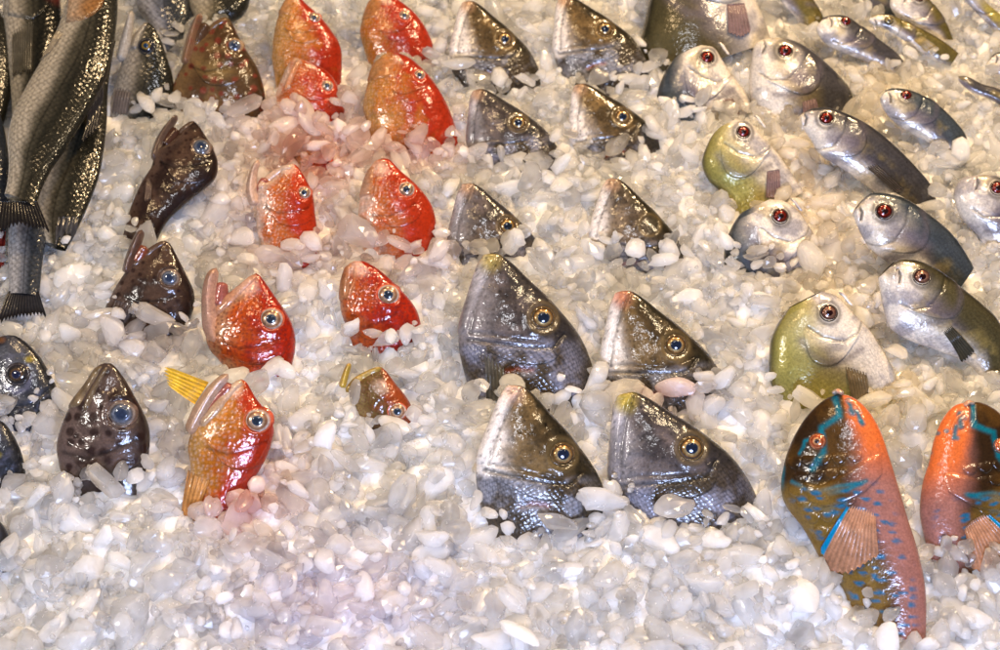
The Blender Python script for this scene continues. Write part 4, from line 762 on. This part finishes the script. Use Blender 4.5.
# coloured light painted into the ice: pink and straw by the fish, plus blood
LIGHT_AND_STAIN = [(315, 158, 34, 26, (.80, .45, .38), .75), (300, 115, 60, 50, (.92, .66, .56), .45), (410, 140, 50, 30, (.95, .60, .50), .5), (250, 480, 60, 50, (.92, .70, .62), .5), (235, 500, 26, 20, (.85, .40, .30), .6), (285, 215, 60, 60, (.93, .70, .60), .5), (395, 250, 60, 30, (.93, .72, .66), .4), (150, 330, 60, 30, (.66, .58, .56), .5), (330, 600, 110, 60, (.86, .78, .86), .5),
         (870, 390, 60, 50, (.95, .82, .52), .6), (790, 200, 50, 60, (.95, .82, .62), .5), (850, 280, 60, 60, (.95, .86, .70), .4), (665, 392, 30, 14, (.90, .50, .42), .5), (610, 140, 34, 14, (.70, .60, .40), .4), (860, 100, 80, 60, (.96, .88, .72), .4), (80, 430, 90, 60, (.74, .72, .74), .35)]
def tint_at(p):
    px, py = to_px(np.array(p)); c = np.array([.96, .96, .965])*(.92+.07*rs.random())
    for sx_, sy_, rx, ry, col, k in LIGHT_AND_STAIN:
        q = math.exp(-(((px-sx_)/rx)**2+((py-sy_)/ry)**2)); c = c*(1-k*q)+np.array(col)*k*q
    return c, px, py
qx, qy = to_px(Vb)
for sx_, sy_, rx, ry, col, k in LIGHT_AND_STAIN:
    q = np.exp(-(((qx-sx_)/rx)**2+((qy-sy_)/ry)**2))[..., None]; bed_tint = bed_tint*(1-k*q)+np.array(col)*k*q
bed = mesh_obj('ice_bed', Vb.reshape(-1, 3), grid_faces(sx, sy), SLUSH, {'tint': bed_tint.reshape(-1, 3), 'clarity': np.tile([.02, 0, 0], (sx*sy, 1))}, smooth=False)
bed['kind'] = 'structure'
def clar(): return float(np.clip(rs.beta(2.4, 1.3), 0, .95))
# rank by how large they show; only those near the top of the heap count
keep = []
for ch in chunks:
    x, y, z, a, b, c, R, sh, layer, rz = ch; best = -9
    for ox, oy in ((0, 0), (.6, 0), (-.6, 0), (0, .6), (0, -.6)):
        i = min(max(int((x+ox*b-X0)/CS), 0), NX-1); j = min(max(int((y+oy*b-Y0)/CS), 0), NY-1); best = max(best, z+rz*(1 if ox == oy == 0 else .75)-H[i, j])
    px, py = to_px(np.array([x, y, z]))
    if best > -.006 and -25 < px < 1025 and -25 < py < 690: keep.append(ch)
chunks = keep; print('kept', len(chunks))
cand = []
for idx, ch in enumerate(chunks):
    x, y, z, a, b, c, R, sh, layer, rz = ch
    px, py = to_px(np.array([x, y, z])); i = int((x-X0)/CS); j = int((y-Y0)/CS)
    vis = 0 < px < 1000 and 8 < py < 645 and H[i, j] <= z+rz*1.02
    if vis: cand.append((a*b/np.linalg.norm(np.array([x, y, z])-CAM)**2, idx))
cand.sort(reverse=True); single = {}
LB = []
for _, idx in cand[:300]: single[idx] = True
VV, FF, TT, CC = [], [], [], []; off = 0
VVl, FFl, TTl, CCl, offl = [], [], [], [], 0
anch = [(to_px(f.G), f.eye, sh) for f, sh in FL]
for idx, ch in enumerate(chunks):
    x, y, z, a, b, c, R, sh, layer, rz = ch
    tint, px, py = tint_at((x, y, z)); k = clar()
    big = idx in single
    hi = big or (layer >= 2 and py > 330 and a > .009 and layer < 4) 
    P = (SH3[sh] if hi else SH2[sh])*np.array([a, b, c]); P = P@R.T
    if big:
        best = min(anch, key=lambda q: min(math.hypot(px-q[0][0], py-q[0][1]), math.hypot(px-q[1][0], py-q[1][1])))
        (ax, ay), ey, short = best; dx, dy = px-ax, py-(ay+ey[1])/2
        side = ('right of' if dx > 0 else 'left of') if abs(dx) > abs(dy)*.9 else ('below' if dy > 0 else 'above')
        ratio = a/b; shp = 'long' if ratio > 1.8 else ('oval' if ratio > 1.35 else 'blocky'); cl = 'glassy' if k > .5 else ('frosted' if k > .22 else 'milky')
        sz = 'large' if a*b > .00022 else 'medium'
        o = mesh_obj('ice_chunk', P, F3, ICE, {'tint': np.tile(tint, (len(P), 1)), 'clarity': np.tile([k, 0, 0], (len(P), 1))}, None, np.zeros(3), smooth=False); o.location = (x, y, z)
        LB.append((o, f'{sz} {shp} {cl} ice chunk {side} the {short}', px, py)); o['category'] = 'ice chunk'; o['group'] = f'larger loose ice chunks lying {side} the {short}'
    else:
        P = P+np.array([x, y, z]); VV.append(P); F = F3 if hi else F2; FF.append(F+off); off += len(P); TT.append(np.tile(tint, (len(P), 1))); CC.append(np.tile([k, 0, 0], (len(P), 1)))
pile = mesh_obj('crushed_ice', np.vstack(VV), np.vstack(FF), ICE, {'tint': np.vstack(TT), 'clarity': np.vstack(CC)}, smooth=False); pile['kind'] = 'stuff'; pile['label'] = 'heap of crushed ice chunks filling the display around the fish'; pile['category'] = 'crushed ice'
print('tris', sum(len(o.data.polygons)*(2 if len(o.data.polygons) and len(o.data.polygons[0].vertices) == 4 else 1) for o in bpy.data.objects if o.type == 'MESH'))

from collections import defaultdict
dd_ = defaultdict(list)
for q in LB: dd_[q[1]].append(q)
for lab, L_ in dd_.items():
    if len(L_) == 1: L_[0][0]['label'] = lab; continue
    xs = [q[2] for q in L_]; ys = [q[3] for q in L_]; hor = max(xs)-min(xs) > max(ys)-min(ys)
    L_.sort(key=lambda q: q[2] if hor else q[3]); nL = len(L_)
    e0, e1 = ('leftmost', 'rightmost') if hor else ('topmost', 'lowest')
    W_ = [e0]+['second', 'third', 'fourth', 'fifth', 'sixth', 'seventh', 'eighth', 'ninth'][:max(nL-2, 0)]+[e1]
    for i_, q in enumerate(L_):
        if nL == len(W_): q[0]['label'] = W_[i_]+' '+lab
        else: q[0]['label'] = lab
for o in bpy.data.objects:
    if 'label' in o.keys() and len(o['label'].split()) > 16: o['label'] = o['label'].replace('large ', '').replace('medium ', '')
print('longest', max(len(o['label'].split()) for o in bpy.data.objects if 'label' in o.keys()))
for o in bpy.data.objects:
    if 'label' in o.keys() and len(o['label'].split()) > 16: print('LONG', o['label'])
